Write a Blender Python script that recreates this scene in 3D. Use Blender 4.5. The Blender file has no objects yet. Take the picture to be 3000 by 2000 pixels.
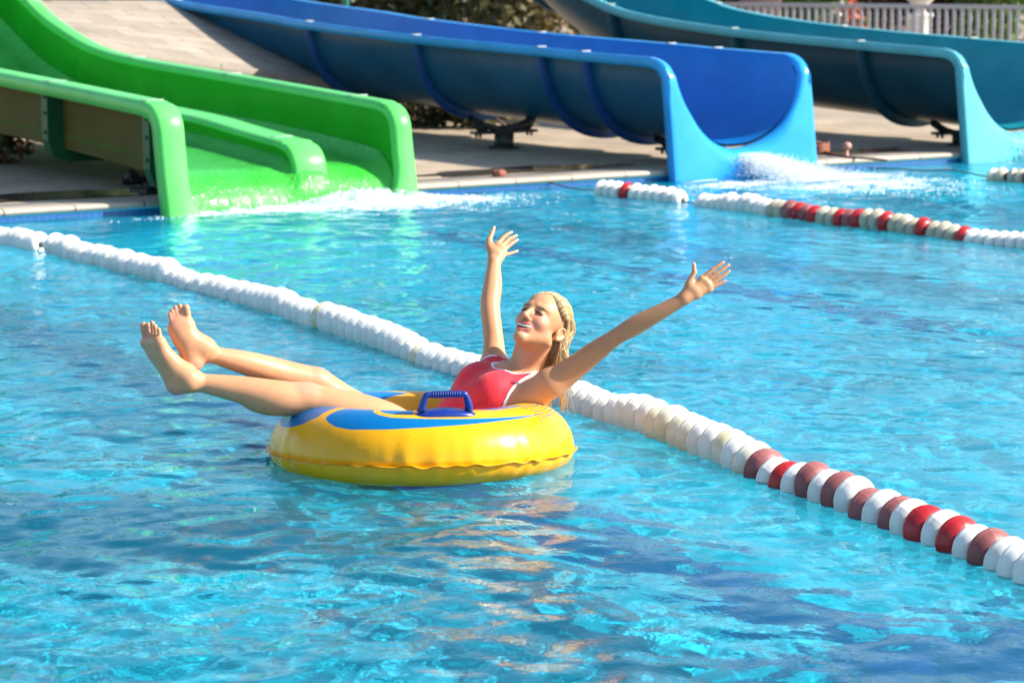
import bpy, bmesh, math, random
import numpy as np
from mathutils import Vector, Matrix
random.seed(7); RNG = np.random.default_rng(11)
SC = bpy.context.scene
COL = SC.collection

# ---------------------------------------------------------------- camera frame and pool frame
F_PX, HZ, CAM_H = 7500.0, -150.0, 1.75
PITCH = math.atan((1000 - HZ) / F_PX)
CAMP = np.array([0, 0, CAM_H])
FWD = np.array([0, math.cos(PITCH), -math.sin(PITCH)])
UPV = np.array([0, math.sin(PITCH), math.cos(PITCH)])
RTV = np.array([1.0, 0, 0])
def ray(x, y): return RTV * (x - 1500) - UPV * (y - 1000) + FWD * F_PX
def at_y(x, y, Y):
    d = ray(x, y); return CAMP + d * (Y / d[1])
def at_z(x, y, z=0.0):
    d = ray(x, y); return CAMP + d * ((z - CAM_H) / d[2])
ANG = math.radians(34)
ORG = np.array([-0.676, 18.286, 0.0])
EU = np.array([math.cos(ANG), math.sin(ANG), 0.0])      # along the far pool edge
EV = np.array([math.sin(ANG), -math.cos(ANG), 0.0])     # from that edge out over the pool
def W(u, v, z=0.0): return ORG + EU * u + EV * v + np.array([0, 0, z])
def Wn(u, v, z):
    u = np.asarray(u, float); v = np.asarray(v, float); z = np.asarray(z, float)
    return np.stack([ORG[0] + EU[0] * u + EV[0] * v, ORG[1] + EU[1] * u + EV[1] * v, z + 0 * u], -1)
def toUV(P): Q = np.asarray(P) - ORG; return float(Q @ EU), float(Q @ EV)

# ---------------------------------------------------------------- helpers
def tag(o, label=None, cat=None, group=None, kind=None):
    if label: o['label'] = label
    if cat: o['category'] = cat
    if group: o['group'] = group
    if kind: o['kind'] = kind
    return o
def empty(name, loc=(0, 0, 0)):
    o = bpy.data.objects.new(name, None); COL.objects.link(o); o.location = loc
    o.empty_display_size = 0.1
    return o
def mesh_obj(name, verts, faces, mat=None, parent=None, smooth=True):
    """links one mesh object; world-space verts; keeps them in place under a parent"""
    me = bpy.data.meshes.new(name)
    verts = np.asarray(verts, np.float32)
    if isinstance(faces, np.ndarray) and faces.ndim == 2:
        n, k = faces.shape
        me.vertices.add(len(verts)); me.vertices.foreach_set('co', verts.ravel())
        me.loops.add(n * k); me.loops.foreach_set('vertex_index', faces.astype(np.int32).ravel())
        me.polygons.add(n)
        me.polygons.foreach_set('loop_start', np.arange(0, n * k, k, dtype=np.int32))
        me.polygons.foreach_set('loop_total', np.full(n, k, np.int32))
        me.update(calc_edges=True)
    else:
        me.from_pydata([tuple(map(float, v)) for v in verts], [], [tuple(int(i) for i in f) for f in faces])
        me.update()
    me.validate()
    if smooth: me.polygons.foreach_set('use_smooth', np.ones(len(me.polygons), bool))
    o = bpy.data.objects.new(name, me); COL.objects.link(o)
    if mat: me.materials.append(mat)
    if parent:
        o.parent = parent
        o.matrix_parent_inverse = Matrix.Translation(parent.location).inverted()
    return o
class MB:
    """collects shapes into one mesh"""
    def __init__(s): s.v = []; s.f = []; s.n = 0
    def add(s, v, f):
        v = np.asarray(v, float); s.v.append(v)
        s.f += [tuple(int(i) + s.n for i in q) for q in f]; s.n += len(v)
    def box(s, c, size, R=None, bev=0.0):
        hx, hy, hz = [q / 2 for q in size]
        b = bev
        pts = []
        if b <= 0:
            v = np.array([[x, y, z] for x in (-hx, hx) for y in (-hy, hy) for z in (-hz, hz)])
            f = [(0, 1, 3, 2), (4, 6, 7, 5), (0, 4, 5, 1), (2, 3, 7, 6), (0, 2, 6, 4), (1, 5, 7, 3)]
        else:
            bm = bmesh.new(); bmesh.ops.create_cube(bm, size=1)
            for q in bm.verts: q.co = (q.co.x * size[0], q.co.y * size[1], q.co.z * size[2])
            bmesh.ops.bevel(bm, geom=bm.edges[:], offset=b, segments=2, affect='EDGES', profile=0.6)
            bm.verts.index_update()
            v = np.array([tuple(q.co) for q in bm.verts]); f = [tuple(q.index for q in fc.verts) for fc in bm.faces]
            bm.free()
        if R is not None: v = v @ np.asarray(R).T
        s.add(v + np.asarray(c), f)
    def tube(s, pts, rad, seg=8, caps=True, flat=1.0, up=(0, 0, 1)):
        pts = np.asarray(pts, float); n = len(pts)
        rad = np.full(n, rad) if np.isscalar(rad) else np.asarray(rad)
        T = np.gradient(pts, axis=0); T /= np.linalg.norm(T, axis=1)[:, None] + 1e-12
        ref = np.asarray(up, float)
        if abs(T[0] @ ref) > 0.95: ref = np.array([1.0, 0, 0])
        a = np.cross(T[0], ref); a /= np.linalg.norm(a); rings = []
        for i in range(n):
            a = a - T[i] * (a @ T[i]); a /= np.linalg.norm(a); b = np.cross(T[i], a)
            th = np.linspace(0, 2 * np.pi, seg, endpoint=False)
            rings.append(pts[i] + rad[i] * (np.cos(th)[:, None] * a + flat * np.sin(th)[:, None] * b))
        v = np.concatenate(rings); f = []
        for i in range(n - 1):
            for j in range(seg):
                k = (j + 1) % seg
                f.append((i * seg + j, i * seg + k, (i + 1) * seg + k, (i + 1) * seg + j))
        if caps: f.append(tuple(range(seg))[::-1]); f.append(tuple((n - 1) * seg + j for j in range(seg)))
        s.add(v, f)
    def lathe(s, prof, c, axis, seg=24):
        """prof: list of (radius, height) along axis"""
        ax = np.asarray(axis, float); ax /= np.linalg.norm(ax)
        ref = np.array([0, 0, 1.0]) if abs(ax[2]) < .9 else np.array([1.0, 0, 0])
        a = np.cross(ax, ref); a /= np.linalg.norm(a); b = np.cross(ax, a)
        th = np.linspace(0, 2 * np.pi, seg, endpoint=False); v = []; f = []
        for r, h in prof: v.append(np.asarray(c) + ax * h + r * (np.cos(th)[:, None] * a + np.sin(th)[:, None] * b))
        for i in range(len(prof) - 1):
            for j in range(seg):
                k = (j + 1) % seg
                f.append((i * seg + j, i * seg + k, (i + 1) * seg + k, (i + 1) * seg + j))
        s.add(np.concatenate(v), f)
    def grid(s, P):
        """P: (n,m,3)"""
        n, m = P.shape[:2]; f = []
        for i in range(n - 1):
            for j in range(m - 1): f.append((i * m + j, (i + 1) * m + j, (i + 1) * m + j + 1, i * m + j + 1))
        s.add(P.reshape(-1, 3), f)
    def build(s, name, mat=None, parent=None, smooth=True):
        return mesh_obj(name, np.concatenate(s.v), s.f, mat, parent, smooth)
def grid_faces(n, m):
    i = np.arange(n - 1)[:, None] * m + np.arange(m - 1)[None, :]
    return np.stack([i, i + m, i + m + 1, i + 1], -1).reshape(-1, 4)

class Mat:
    def __init__(s, name):
        s.m = bpy.data.materials.new(name); s.m.use_nodes = True
        s.nt = s.m.node_tree; s.p = s.nt.nodes['Principled BSDF']; s.out = s.nt.nodes['Material Output']
    def n(s, typ, **kw):
        nd = s.nt.nodes.new('ShaderNode' + typ)
        for k, v in kw.items():
            if k.startswith('_'): setattr(nd, k[1:], v)
        for k, v in kw.items():
            if not k.startswith('_'):
                key = k.replace('__', ' ')
                nd.inputs[key if not key.isdigit() else int(key)].default_value = v
        return nd
    def l(s, a, b): s.nt.links.new(a, b)
    def set(s, **kw):
        for k, v in kw.items(): s.p.inputs[k.replace('_', ' ')].default_value = v
        return s
    def coords(s, scale=(1, 1, 1), kind='Object', rot=(0, 0, 0)):
        tc = s.n('TexCoord'); mp = s.n('Mapping'); mp.inputs['Scale'].default_value = scale
        mp.inputs['Rotation'].default_value = rot
        s.l(tc.outputs[kind], mp.inputs['Vector']); return mp.outputs[0]
    def noise(s, vec, scale, detail=4, rough=.55, dist=0):
        nd = s.n('TexNoise', Scale=scale, Detail=detail, Roughness=rough, Distortion=dist)
        s.l(vec, nd.inputs['Vector']); return nd.outputs[0]
    def ramp(s, fac, stops, interp='LINEAR'):
        r = s.n('ValToRGB'); r.color_ramp.interpolation = interp
        e = r.color_ramp.elements
        while len(e) < len(stops): e.new(0.5)
        for q, (p, c) in zip(e, stops):
            q.position = p; q.color = (*c, 1) if len(c) == 3 else c
        s.l(fac, r.inputs[0]); return r.outputs[0]
    def mix(s, fac, a, b, mode='MIX'):
        x = s.n('Mix', _data_type='RGBA', _blend_type=mode)
        for sock, val in ((x.inputs[0], fac), (x.inputs[6], a), (x.inputs[7], b)):
            if hasattr(val, 'is_linked'): s.l(val, sock)
            elif isinstance(val, (int, float)): sock.default_value = val
            else: sock.default_value = (*val, 1) if len(val) == 3 else val
        return x.outputs[2]
    def math(s, op, a, b=0.0, c=0.0):
        x = s.n('Math', _operation=op)
        for i, v in enumerate((a, b, c)):
            if hasattr(v, 'is_linked'): s.l(v, x.inputs[i])
            else: x.inputs[i].default_value = v
        return x.outputs[0]
    def bump(s, h, strength=.3, dist=.01, prev=None):
        b = s.n('Bump', Strength=strength, Distance=dist); s.l(h, b.inputs['Height'])
        if prev: s.l(prev, b.inputs['Normal'])
        s.l(b.outputs[0], s.p.inputs['Normal']); return b.outputs[0]

# ---------------------------------------------------------------- light, sky, camera
SUN_EL, SUN_AZ = math.radians(34), math.radians(-5)      # azimuth measured from +X towards +Y
sd = np.array([math.cos(SUN_EL) * math.cos(SUN_AZ), math.cos(SUN_EL) * math.sin(SUN_AZ), math.sin(SUN_EL)])
sl = bpy.data.lights.new('sun', 'SUN'); sl.energy = 5.0; sl.angle = math.radians(0.5); sl.color = (1.0, .94, .84)
so = bpy.data.objects.new('sun', sl); COL.objects.link(so); so.location = (4, 0, 8)
so.rotation_euler = Vector(tuple(-sd)).to_track_quat('-Z', 'Y').to_euler()
wd = bpy.data.worlds.new('World'); SC.world = wd; wd.use_nodes = True
nt = wd.node_tree; bg = nt.nodes['Background']
sky = nt.nodes.new('ShaderNodeTexSky'); sky.sky_type = 'NISHITA'; sky.sun_disc = False
sky.sun_elevation = SUN_EL; sky.sun_rotation = math.pi / 2 - SUN_AZ; sky.dust_density = 1.0; sky.ozone_density = 1.5
nt.links.new(sky.outputs[0], bg.inputs[0]); bg.inputs[1].default_value = 0.12
cd = bpy.data.cameras.new('camera'); cam = bpy.data.objects.new('camera', cd); COL.objects.link(cam)
cd.sensor_width = 36; cd.lens = F_PX / 3000 * 36; cd.clip_end = 400; cd.clip_start = .1
cam.location = tuple(CAMP); cam.rotation_euler = (math.pi / 2 - PITCH, 0, 0)
cd.dof.use_dof = True; cd.dof.focus_distance = 8.8; cd.dof.aperture_fstop = 5.0
SC.camera = cam
SC.view_settings.view_transform = 'Standard'; SC.view_settings.look = 'None'
SC.view_settings.exposure = 1.02; SC.view_settings.gamma = 1
cy = SC.cycles
cy.use_denoising = True
try: cy.denoiser = 'OPENIMAGEDENOISE'
except Exception: pass
cy.max_bounces = 12; cy.diffuse_bounces = 4; cy.glossy_bounces = 5; cy.transmission_bounces = 8; cy.transparent_max_bounces = 10
cy.caustics_reflective = True; cy.caustics_refractive = True; cy.sample_clamp_indirect = 4.0
cy.use_adaptive_sampling = True; cy.adaptive_threshold = 0.01
sl.cycles.is_caustics_light = True

# ---------------------------------------------------------------- waves
def wave_field(n=512, L=10.24, seed=3, bands=((0.55, .42, 1.0), (0.24, .42, .75), (0.12, .34, .42)), cut=.06):
    g = np.random.default_rng(seed)
    k1 = 2 * np.pi * np.fft.fftfreq(n, L / n)
    kx, ky = np.meshgrid(k1, k1, indexing='ij'); k = np.hypot(kx, ky); k[0, 0] = 1
    th = np.arctan2(ky, kx)
    lam = 2 * np.pi / k
    S = np.zeros_like(k)
    for l0, w, a in bands:
        S += a * a * np.exp(-(np.log(lam / l0)) ** 2 / (2 * w * w)) * lam ** 3.0 / l0 ** 1.0
    S *= 0.55 + 0.45 * np.cos(th - 0.5) ** 2
    S[0, 0] = 0; S[lam < cut] = 0
    ph = g.normal(size=k.shape) + 1j * g.normal(size=k.shape)
    H = np.real(np.fft.ifft2(np.sqrt(S) * ph)) 
    gx, gy = np.gradient(H, L / n)
    H *= 1.0 / np.sqrt((gx ** 2 + gy ** 2).mean())      # unit rms slope
    return H
WF = wave_field(); WG = wave_field(bands=((0.6, .3, .7), (0.24, .25, 1.0)), cut=.12); WL = 10.24
WAVE_SLOPE = 0.13; GEO_SLOPE = 0.040
def wave_h(u, v, slope=WAVE_SLOPE, WF=WF):
    n = WF.shape[0]
    x = (np.asarray(u) / WL % 1) * n; y = (np.asarray(v) / WL % 1) * n
    i = np.floor(x).astype(int); j = np.floor(y).astype(int); a = x - i; b = y - j
    i %= n; j %= n; i1 = (i + 1) % n; j1 = (j + 1) % n
    h = (WF[i, j] * (1 - a) * (1 - b) + WF[i1, j] * a * (1 - b) + WF[i, j1] * (1 - a) * b + WF[i1, j1] * a * b)
    return h * slope
# ---------------------------------------------------------------- pool
POOL_U0, POOL_U1, POOL_V1, DEPTH, DECK_Z = -13.0, 14.0, 13.4, 1.15, 0.075
def axis(lo, a, b, hi, d):
    def tail(n0, n1):
        out = [n0]; s = d * 1.3; x = n0; sg = 1 if n1 > n0 else -1
        while abs(n1 - x) > s: x += sg * s; out.append(x); s *= 1.25
        out.append(n1); return out[1:]
    core = np.arange(a, b + d / 2, d)
    return np.array(tail(a, lo)[::-1] + list(core) + tail(core[-1], hi))
def tube_bump(u, v):
    """water heaped and dented round the float ring"""
    return 0.0
us = axis(POOL_U0, -8.6, 5.6, POOL_U1, 0.025); vs = axis(0.0, 0.025, 11.4, POOL_V1, 0.025)
UU, VV = np.meshgrid(us, vs, indexing='ij')
gain = 0.8 + 0.35 * np.sin(UU * .9 + 1) * np.sin(VV * .6 + 2)
HH = wave_h(UU, VV, GEO_SLOPE, WG) * gain
wm = Mat('pool_water')
wm.nt.nodes.remove(wm.p)
gl = wm.n('BsdfGlass', Color=(.96, 1, 1, 1), Roughness=0.0, IOR=1.333)
vec = wm.coords(kind='Object')
at = wm.n('Attribute', _attribute_name='ripple'); 

b1 = wm.n('Bump', Strength=1.0, Distance=.005); wm.l(wm.noise(vec, 9.0, 3, .55, .6), b1.inputs['Height'])
b2 = wm.n('Bump', Strength=1.0, Distance=.0011); wm.l(wm.noise(wm.coords((1, 1.5, 1)), 34.0, 2, .5, .8), b2.inputs['Height']); wm.l(b1.outputs[0], b2.inputs['Normal'])
wm.l(at.outputs['Vector'], b1.inputs['Normal']); wm.l(b2.outputs[0], gl.inputs['Normal'])
scatter_fill = wm.n('BsdfDiffuse', Color=(.0, .50, .80, 1))            # diffuse share stands in for light scattered in water, lifts the ring's shadow
wmx = wm.n('MixShader'); wmx.inputs[0].default_value = .12
wm.l(gl.outputs[0], wmx.inputs[1]); wm.l(scatter_fill.outputs[0], wmx.inputs[2]); wm.l(wmx.outputs[0], wm.out.inputs['Surface'])
water = mesh_obj('water', Wn(UU, VV, HH).reshape(-1, 3), grid_faces(*UU.shape)[:, ::-1], wm.m)
HF = wave_h(UU, VV, WAVE_SLOPE) * gain + .35 * HH
gu = np.gradient(HF, us, axis=0); gv = np.gradient(HF, vs, axis=1)
NN = -(gu[..., None] * EU + gv[..., None] * EV) + np.array([0, 0, 1.0])
NN /= np.linalg.norm(NN, axis=-1, keepdims=True)
ra = water.data.attributes.new('ripple', 'FLOAT_VECTOR', 'POINT'); ra.data.foreach_set('vector', NN.astype(np.float32).ravel())
tag(water, kind='structure'); water.cycles.is_caustics_caster = True

def tile_mat(name, base, line=None):
    m = Mat(name); vec = m.coords(rot=(0, 0, -ANG))
    br = m.n('TexBrick', Scale=1.0); br.offset = 0; br.inputs['Brick Width'].default_value = .05; br.inputs['Row Height'].default_value = .05
    br.inputs['Mortar Size'].default_value = .002; br.inputs['Bias'].default_value = -0.2
    br.inputs['Color1'].default_value = (*base, 1); br.inputs['Color2'].default_value = (*[min(1, c * 1.12) for c in base], 1)
    br.inputs['Mortar'].default_value = (*[c * .7 + .1 for c in base], 1)
    m.l(vec, br.inputs['Vector']); m.l(br.outputs[0], m.p.inputs['Base Color']); m.set(Roughness=.35)
    return m.m
CY = tile_mat('cyan_mosaic', (.012, .62, .90)); NAVY = tile_mat('navy_mosaic', (.0, .012, .20))
mb = MB()
P = lambda u, v, z: W(u, v, z)
fl = mesh_obj('pool_floor', [P(POOL_U0, 0, -DEPTH), P(POOL_U1, 0, -DEPTH), P(POOL_U1, POOL_V1, -DEPTH), P(POOL_U0, POOL_V1, -DEPTH)], [(0, 3, 2, 1)], CY, smooth=False)
tag(fl, kind='structure'); fl.cycles.is_caustics_receiver = True
mb = MB()
for (a, b) in (((POOL_U0, 0), (POOL_U1, 0)), ((POOL_U1, 0), (POOL_U1, POOL_V1)), ((POOL_U1, POOL_V1), (POOL_U0, POOL_V1)), ((POOL_U0, POOL_V1), (POOL_U0, 0))):
    mb.add([P(*a, -DEPTH), P(*b, -DEPTH), P(*b, DECK_Z - .02), P(*a, DECK_Z - .02)], [(0, 1, 2, 3)])
pw = mb.build('pool_wall', CY, smooth=False); tag(pw, kind='structure'); pw.cycles.is_caustics_receiver = True
mb = MB(); z = -DEPTH + .004
mb.add([P(-4.68, .9, z), P(-4.34, .9, z), P(-4.34, 9.9, z), P(-4.68, 9.9, z)], [(0, 3, 2, 1)])
mb.add([P(-5.4, 9.9, z), P(-3.0, 9.9, z), P(-3.0, 10.5, z), P(-5.4, 10.5, z)], [(0, 3, 2, 1)])
mb.add([P(-5.0, .65, z), P(-4.0, .65, z), P(-4.0, .9, z), P(-5.0, .9, z)], [(0, 3, 2, 1)])
mb.add([P(-.6 + 0, .9, z), P(-.34, .9, z), P(-.34, 10.0, z), P(-.6, 10.0, z)], [(0, 3, 2, 1)])
ll = mb.build('lane_markings', NAVY, smooth=False); tag(ll, kind='structure'); ll.cycles.is_caustics_receiver = True
# ---------------------------------------------------------------- slides
def gloss(name, col, rough=.25, wet=0.0, vary=.12):
    m = Mat(name); vec = m.coords()
    n = m.noise(vec, 2.2, 5, .6)
    c2 = tuple(min(1, c * (1 - vary)) for c in col); c3 = tuple(min(1, c * (1 + vary) + .01) for c in col)
    m.l(m.ramp(n, [(.3, c2), (.7, c3)]), m.p.inputs['Base Color'])
    m.set(Roughness=rough, IOR=1.48); m.p.inputs['Specular IOR Level'].default_value = .22
    fine = m.noise(vec, 60, 3)
    m.l(m.math('MULTIPLY_ADD', fine, .15, rough - .07), m.p.inputs['Roughness'])
    m.bump(m.noise(vec, 5, 3), .12, .02)
    return m.m
def interp_curve(pts):
    p = np.array(pts, float)
    def f(v):
        return np.interp(v, p[:, 0], p[:, 1])
    return f
def smooth_curve(pts, n=160):
    """Catmull-Rom through (v,z) points"""
    p = np.array(pts, float); q = np.vstack([2 * p[0] - p[1], p, 2 * p[-1] - p[-2]]); out = []
    m = max(2, n // (len(p) - 1))
    for i in range(len(p) - 1):
        t = np.linspace(0, 1, m, endpoint=False)[:, None]; a, b, c, d = q[i:i + 4]
        out.append(.5 * ((2 * b) + (-a + c) * t + (2 * a - 5 * b + 4 * c - d) * t * t + (-a + 3 * b - 3 * c + d) * t ** 3))
    return np.vstack(out + [p[-1:]])
def corner_path(rim, front, r, n=10):
    """rim runs to the end top, front falls from there to the water; the corner between is rounded"""
    rim = np.asarray(rim); front = np.asarray(front)
    a, b = rim[-1], front[0]
    c = np.array([b[0] - .01, a[1]])
    t = np.linspace(0, 1, n)[1:-1, None]
    return np.vstack([rim, (1 - t) ** 2 * a + 2 * t * (1 - t) * c + t * t * b, front])

def u_slide(name, label, uc, half, rim_pts, mats, joints, dv=0.0, depth=.68, rimw=.10):
    """half-pipe slide: chute, rolled rim with flared end lip, joint flanges"""
    root = empty(name, W(uc, -1.5 + dv, DECK_Z)); tag(root, label, 'water slide', 'water slides along the far edge')
    body, rimm, rib, capm, outm = mats
    rc = smooth_curve(rim_pts, 120); rc[:, 0] += dv
    zr = lambda v: np.interp(v, rc[:, 0], rc[:, 1])
    vT, zT = rc[-1]
    hin = half - rimw
    zb_end = zT - depth
    def v_end(z):                                     # the cut of the end, leaning out towards the water
        return vT + .22 + .17 * (1 - np.clip((np.asarray(z) + .3) / (zT + .3), 0, 1))
    # profile angles: -90..90, straight walls above
    phis = np.linspace(-np.pi / 2, np.pi / 2, 49)
    Rr = min(hin, depth - .05)
    def prof(s, zt):                                   # s in -1..1 -> (du, z)
        ph = s * np.pi / 2
        du = hin * np.sign(ph) * np.abs(np.sin(ph)) ** .88
        z = zt - depth + depth * (1 - np.cos(ph)) ** .95
        return du, z
    S = np.sin(np.linspace(-np.pi / 2, np.pi / 2, 61)); S = np.linspace(-1, 1, 61) * .75 + S * .25
    rad = .05
    # inner chute
    v0 = rc[0, 0]; rows = []
    q = np.linspace(0, 1, 90) ** .8
    du_e, z_e = prof(S, zT)
    fr = .05 + .13 * np.clip(1 - np.abs(S) / .55, 0, 1)           # the floor rolls over the edge on a wider curve
    ve = np.where(z_e > zT - .14, vT + .22 * np.clip((zT - z_e) / .14, 0, 1) ** .55, v_end(z_e)) - fr * np.clip((zT - z_e) / .1, 0, 1)
    P = np.zeros((90, 61, 3))
    for i, t in enumerate(q):
        vv = v0 + (ve - v0) * t
        du, z = prof(S, zr(vv)); P[i] = Wn(uc + du, vv, z)
    mb = MB(); mb.grid(P)
    th = .014                                                       # outer skin of the shell
    ctr = Wn(np.full(61, uc), v0 + (ve - v0), zT + 0 * ve)
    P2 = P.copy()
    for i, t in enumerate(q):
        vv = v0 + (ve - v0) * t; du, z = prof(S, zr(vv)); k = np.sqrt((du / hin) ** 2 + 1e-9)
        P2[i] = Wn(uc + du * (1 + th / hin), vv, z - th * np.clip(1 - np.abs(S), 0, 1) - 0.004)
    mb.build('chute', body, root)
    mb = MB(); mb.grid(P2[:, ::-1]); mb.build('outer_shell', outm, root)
    # rim and end lip, one strip per side
    mb = MB()
    for sg in (-1, 1):
        rows = []
        aa = np.radians([0, 18, 36, 54, 72, 90])
        def row(edge, o, nrm, outer, back, r):
            pts = [edge + o * r * (1 - math.cos(a)) - nrm * r * (1 - math.sin(a)) for a in aa]
            last = pts[-1]
            for t in (.35, .7): pts.append(last + (outer - last) * t)
            d = outer - last; L = np.linalg.norm(d) + 1e-9; d = d / L; ro = min(.03, L * .45)
            for a in np.radians([0, 30, 60, 90]): pts.append(outer - d * ro * (1 - math.sin(a)) - nrm * ro * (1 - math.cos(a)))
            pts.append(outer - nrm * back); pts.append(outer - nrm * back - d * .02)
            return pts
        E3 = EU * sg
        for i in range(0, len(rc)):
            v, z = rc[i]; t = np.gradient(rc, axis=0)[i]; t /= np.linalg.norm(t)
            nrm = EV * (-t[1]) + np.array([0, 0, t[0]])
            if nrm[2] < 0: nrm = -nrm
            rows.append(row(W(uc + sg * hin, v, z + .004), E3, nrm, W(uc + sg * half, v, z + .004), .075, rad))
        # round corner
        for a in np.radians([15, 30, 45, 60, 75]):
            v = vT + .22 * math.sin(a); z = zT - .14 * (1 - math.cos(a)); nrm = EV * math.sin(a) + np.array([0, 0, math.cos(a)])
            s = 1.0; zz = z
            ss = np.interp(z, z_e[30:], S[30:]); duv, _ = prof(ss, zT)
            rows.append(row(W(uc + sg * duv, v, z), E3, nrm, W(uc + sg * half, v, z), .075, rad))
        zc = zT - .14; s0 = float(np.interp(zc, z_e[30:], S[30:]))
        for k, s in enumerate(np.linspace(s0, 0, 26)):
            du, z = prof(s, zT); v = float(v_end(z)); ph = s * np.pi / 2
            o = E3 * math.sin(ph) ** .6 - np.array([0, 0, 1]) * (1 - math.sin(ph) ** .6) if s > 0 else np.array([0, 0, -1.0])
            o = o / np.linalg.norm(o)
            nrm = EV * .985 + np.array([0, 0, .17])
            w = k / 25
            if w < .7: oz = zc + (-.3 - zc) * (w / .7); ou = half
            else: oz = -.3; ou = half * (1 - (w - .7) / .3)
            rows.append(row(W(uc + sg * du, v, z), o, nrm, W(uc + sg * ou, float(v_end(oz)), oz), .075, .05 + .13 * max(0, 1 - s / .55)))
        G = np.array(rows)
        if sg > 0: G = G[:, ::-1]
        mb.grid(G)
    mb.build('rim', rimm, root)
    # joint flanges under the chute
    for jv in joints:
        jv = jv + dv; mb = MB(); du, z = prof(S, float(zr(jv)))
        tang = np.stack([np.gradient(du), np.gradient(z)], -1); tang /= np.linalg.norm(tang, axis=1)[:, None]
        nx, nz = tang[:, 1], -tang[:, 0]
        flip = np.sign(nx * du + 1e-6 - nz * 0.2); flip = np.where(np.abs(du) < .2, np.sign(-nz), flip)
        sel = np.abs(S) < .97
        ring = lambda off, dvv: Wn(uc + (du + nx * flip * off)[sel], jv + dvv, (z + nz * flip * off)[sel])
        mb.grid(np.array([ring(.012, -.025), ring(.085, -.025), ring(.085, .0), ring(.085, .025), ring(.012, .025)]))
        for sg in (-1, 1):
            for fr_ in (.2, .35, .5, .62):
                k = int(30 + sg * 30 * fr_); pt = W(uc + du[k] + nx[k] * flip[k] * .055, jv + .027, z[k] + nz[k] * flip[k] * .055)
                mb.lathe([(0.001, .016), (.012, .016), (.014, 0), (.02, 0)], pt, EV, 8)
        mb.build('joint_flange', rib, root)
        for sg in (-1, 1):
            mb = MB(); mb.box(W(uc + sg * (hin + rimw * .5), jv, float(zr(jv)) + .006), (rimw * .9, .03, .010), np.stack([EU, EV, [0, 0, 1]], 1), .004)
            mb.build('joint_cap', capm, root)
    return root, prof, zr

def saddle(name, label, u, v, ztop, mat, conc, w=.62, h=None, rise=.10):
    """steel saddle on a short post: post, cross plate, two arms holding a cradle"""
    root = empty(name, W(u, v, DECK_Z)); tag(root, label, 'slide support', 'steel supports under the slides')
    R = np.stack([EU, EV, [0, 0, 1]], 1)
    zp = DECK_Z + h
    mb = MB(); mb.lathe([(.0, 0), (.085, 0), (.085, h * .98), (.0, h * .98)], W(u, v, DECK_Z), (0, 0, 1), 18)
    mb.build('post', mat, root)
    mb = MB(); mb.lathe([(0, 0), (.15, 0), (.15, .018), (0, .018)], W(u, v, DECK_Z + .001), (0, 0, 1), 6); mb.build('base_plate', mat, root, smooth=False)
    mb = MB(); mb.box(W(u, v, zp + .012), (w, .12, .024), R, .004)
    for sg in (-1, 1):
        for k in (-.03, .03): mb.lathe([(.0, .03), (.014, .03), (.014, 0)], W(u + sg * w * .42, v + k, zp - .028), (0, 0, 1), 6)
    mb.build('cross_plate', mat, root)
    for sg in (-1, 1):
        mb = MB()
        a = W(u + sg * w * .3, v, zp + .024); b = W(u + sg * w * .42, v, zp + .06); c = W(u + sg * w * .48, v, ztop - .05 + rise * .8)
        mb.tube([a, b, (b + c) / 2, c], [.03, .035, .03, .03], 8); mb.build('arm', mat, root)
    mb = MB(); n = 15; ring = []
    for k in np.linspace(-1, 1, n):
        ring.append([W(u + k * w * .55, v + d, ztop - .03 + rise * (abs(k) ** 2.2) + e) for d, e in ((-.035, 0), (.035, 0), (.035, -.05), (-.035, -.05), (-.035, 0))])
    mb.grid(np.array(ring)); mb.build('cradle', mat, root)
    return root

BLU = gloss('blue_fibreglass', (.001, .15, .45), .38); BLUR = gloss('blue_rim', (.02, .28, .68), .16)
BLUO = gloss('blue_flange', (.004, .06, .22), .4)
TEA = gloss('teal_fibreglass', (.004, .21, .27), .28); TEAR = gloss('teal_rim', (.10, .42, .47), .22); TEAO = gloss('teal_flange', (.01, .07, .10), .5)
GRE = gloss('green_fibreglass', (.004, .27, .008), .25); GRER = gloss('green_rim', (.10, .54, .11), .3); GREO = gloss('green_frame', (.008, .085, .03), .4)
SEAL = Mat('sealant').set(Base_Color=(.34, .38, .36, 1), Roughness=.4).m
STEEL = Mat('dark_steel'); STEEL.l(STEEL.ramp(STEEL.noise(STEEL.coords(), 9, 5), [(.35, (.03, .035, .04)), (.7, (.09, .085, .08))]), STEEL.p.inputs['Base Color']); STEEL.set(Metallic=.5, Roughness=.5); STEEL = STEEL.m
RIM = [(-12.0, 1.75), (-10.0, 1.42), (-8.19, 1.23), (-6.4, 1.13), (-5.51, 1.075), (-3.61, 1.0), (-1.69, .957), (-1.07, .94), (-.18, .925)]
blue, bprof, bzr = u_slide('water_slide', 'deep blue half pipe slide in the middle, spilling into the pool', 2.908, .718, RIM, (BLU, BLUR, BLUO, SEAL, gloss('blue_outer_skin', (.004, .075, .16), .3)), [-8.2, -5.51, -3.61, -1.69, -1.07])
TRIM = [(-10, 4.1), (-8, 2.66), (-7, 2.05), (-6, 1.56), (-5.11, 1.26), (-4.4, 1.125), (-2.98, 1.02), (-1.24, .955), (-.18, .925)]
teal, _, _ = u_slide('water_slide', 'teal half pipe slide farthest right, its end partly out of frame', 5.99, .718, TRIM, (TEA, TEAR, TEAO, SEAL, gloss('teal_outer_skin', (.003, .055, .08), .3)), [-6.6, -4.9, -2.98, -1.24], dv=-.04)
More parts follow.
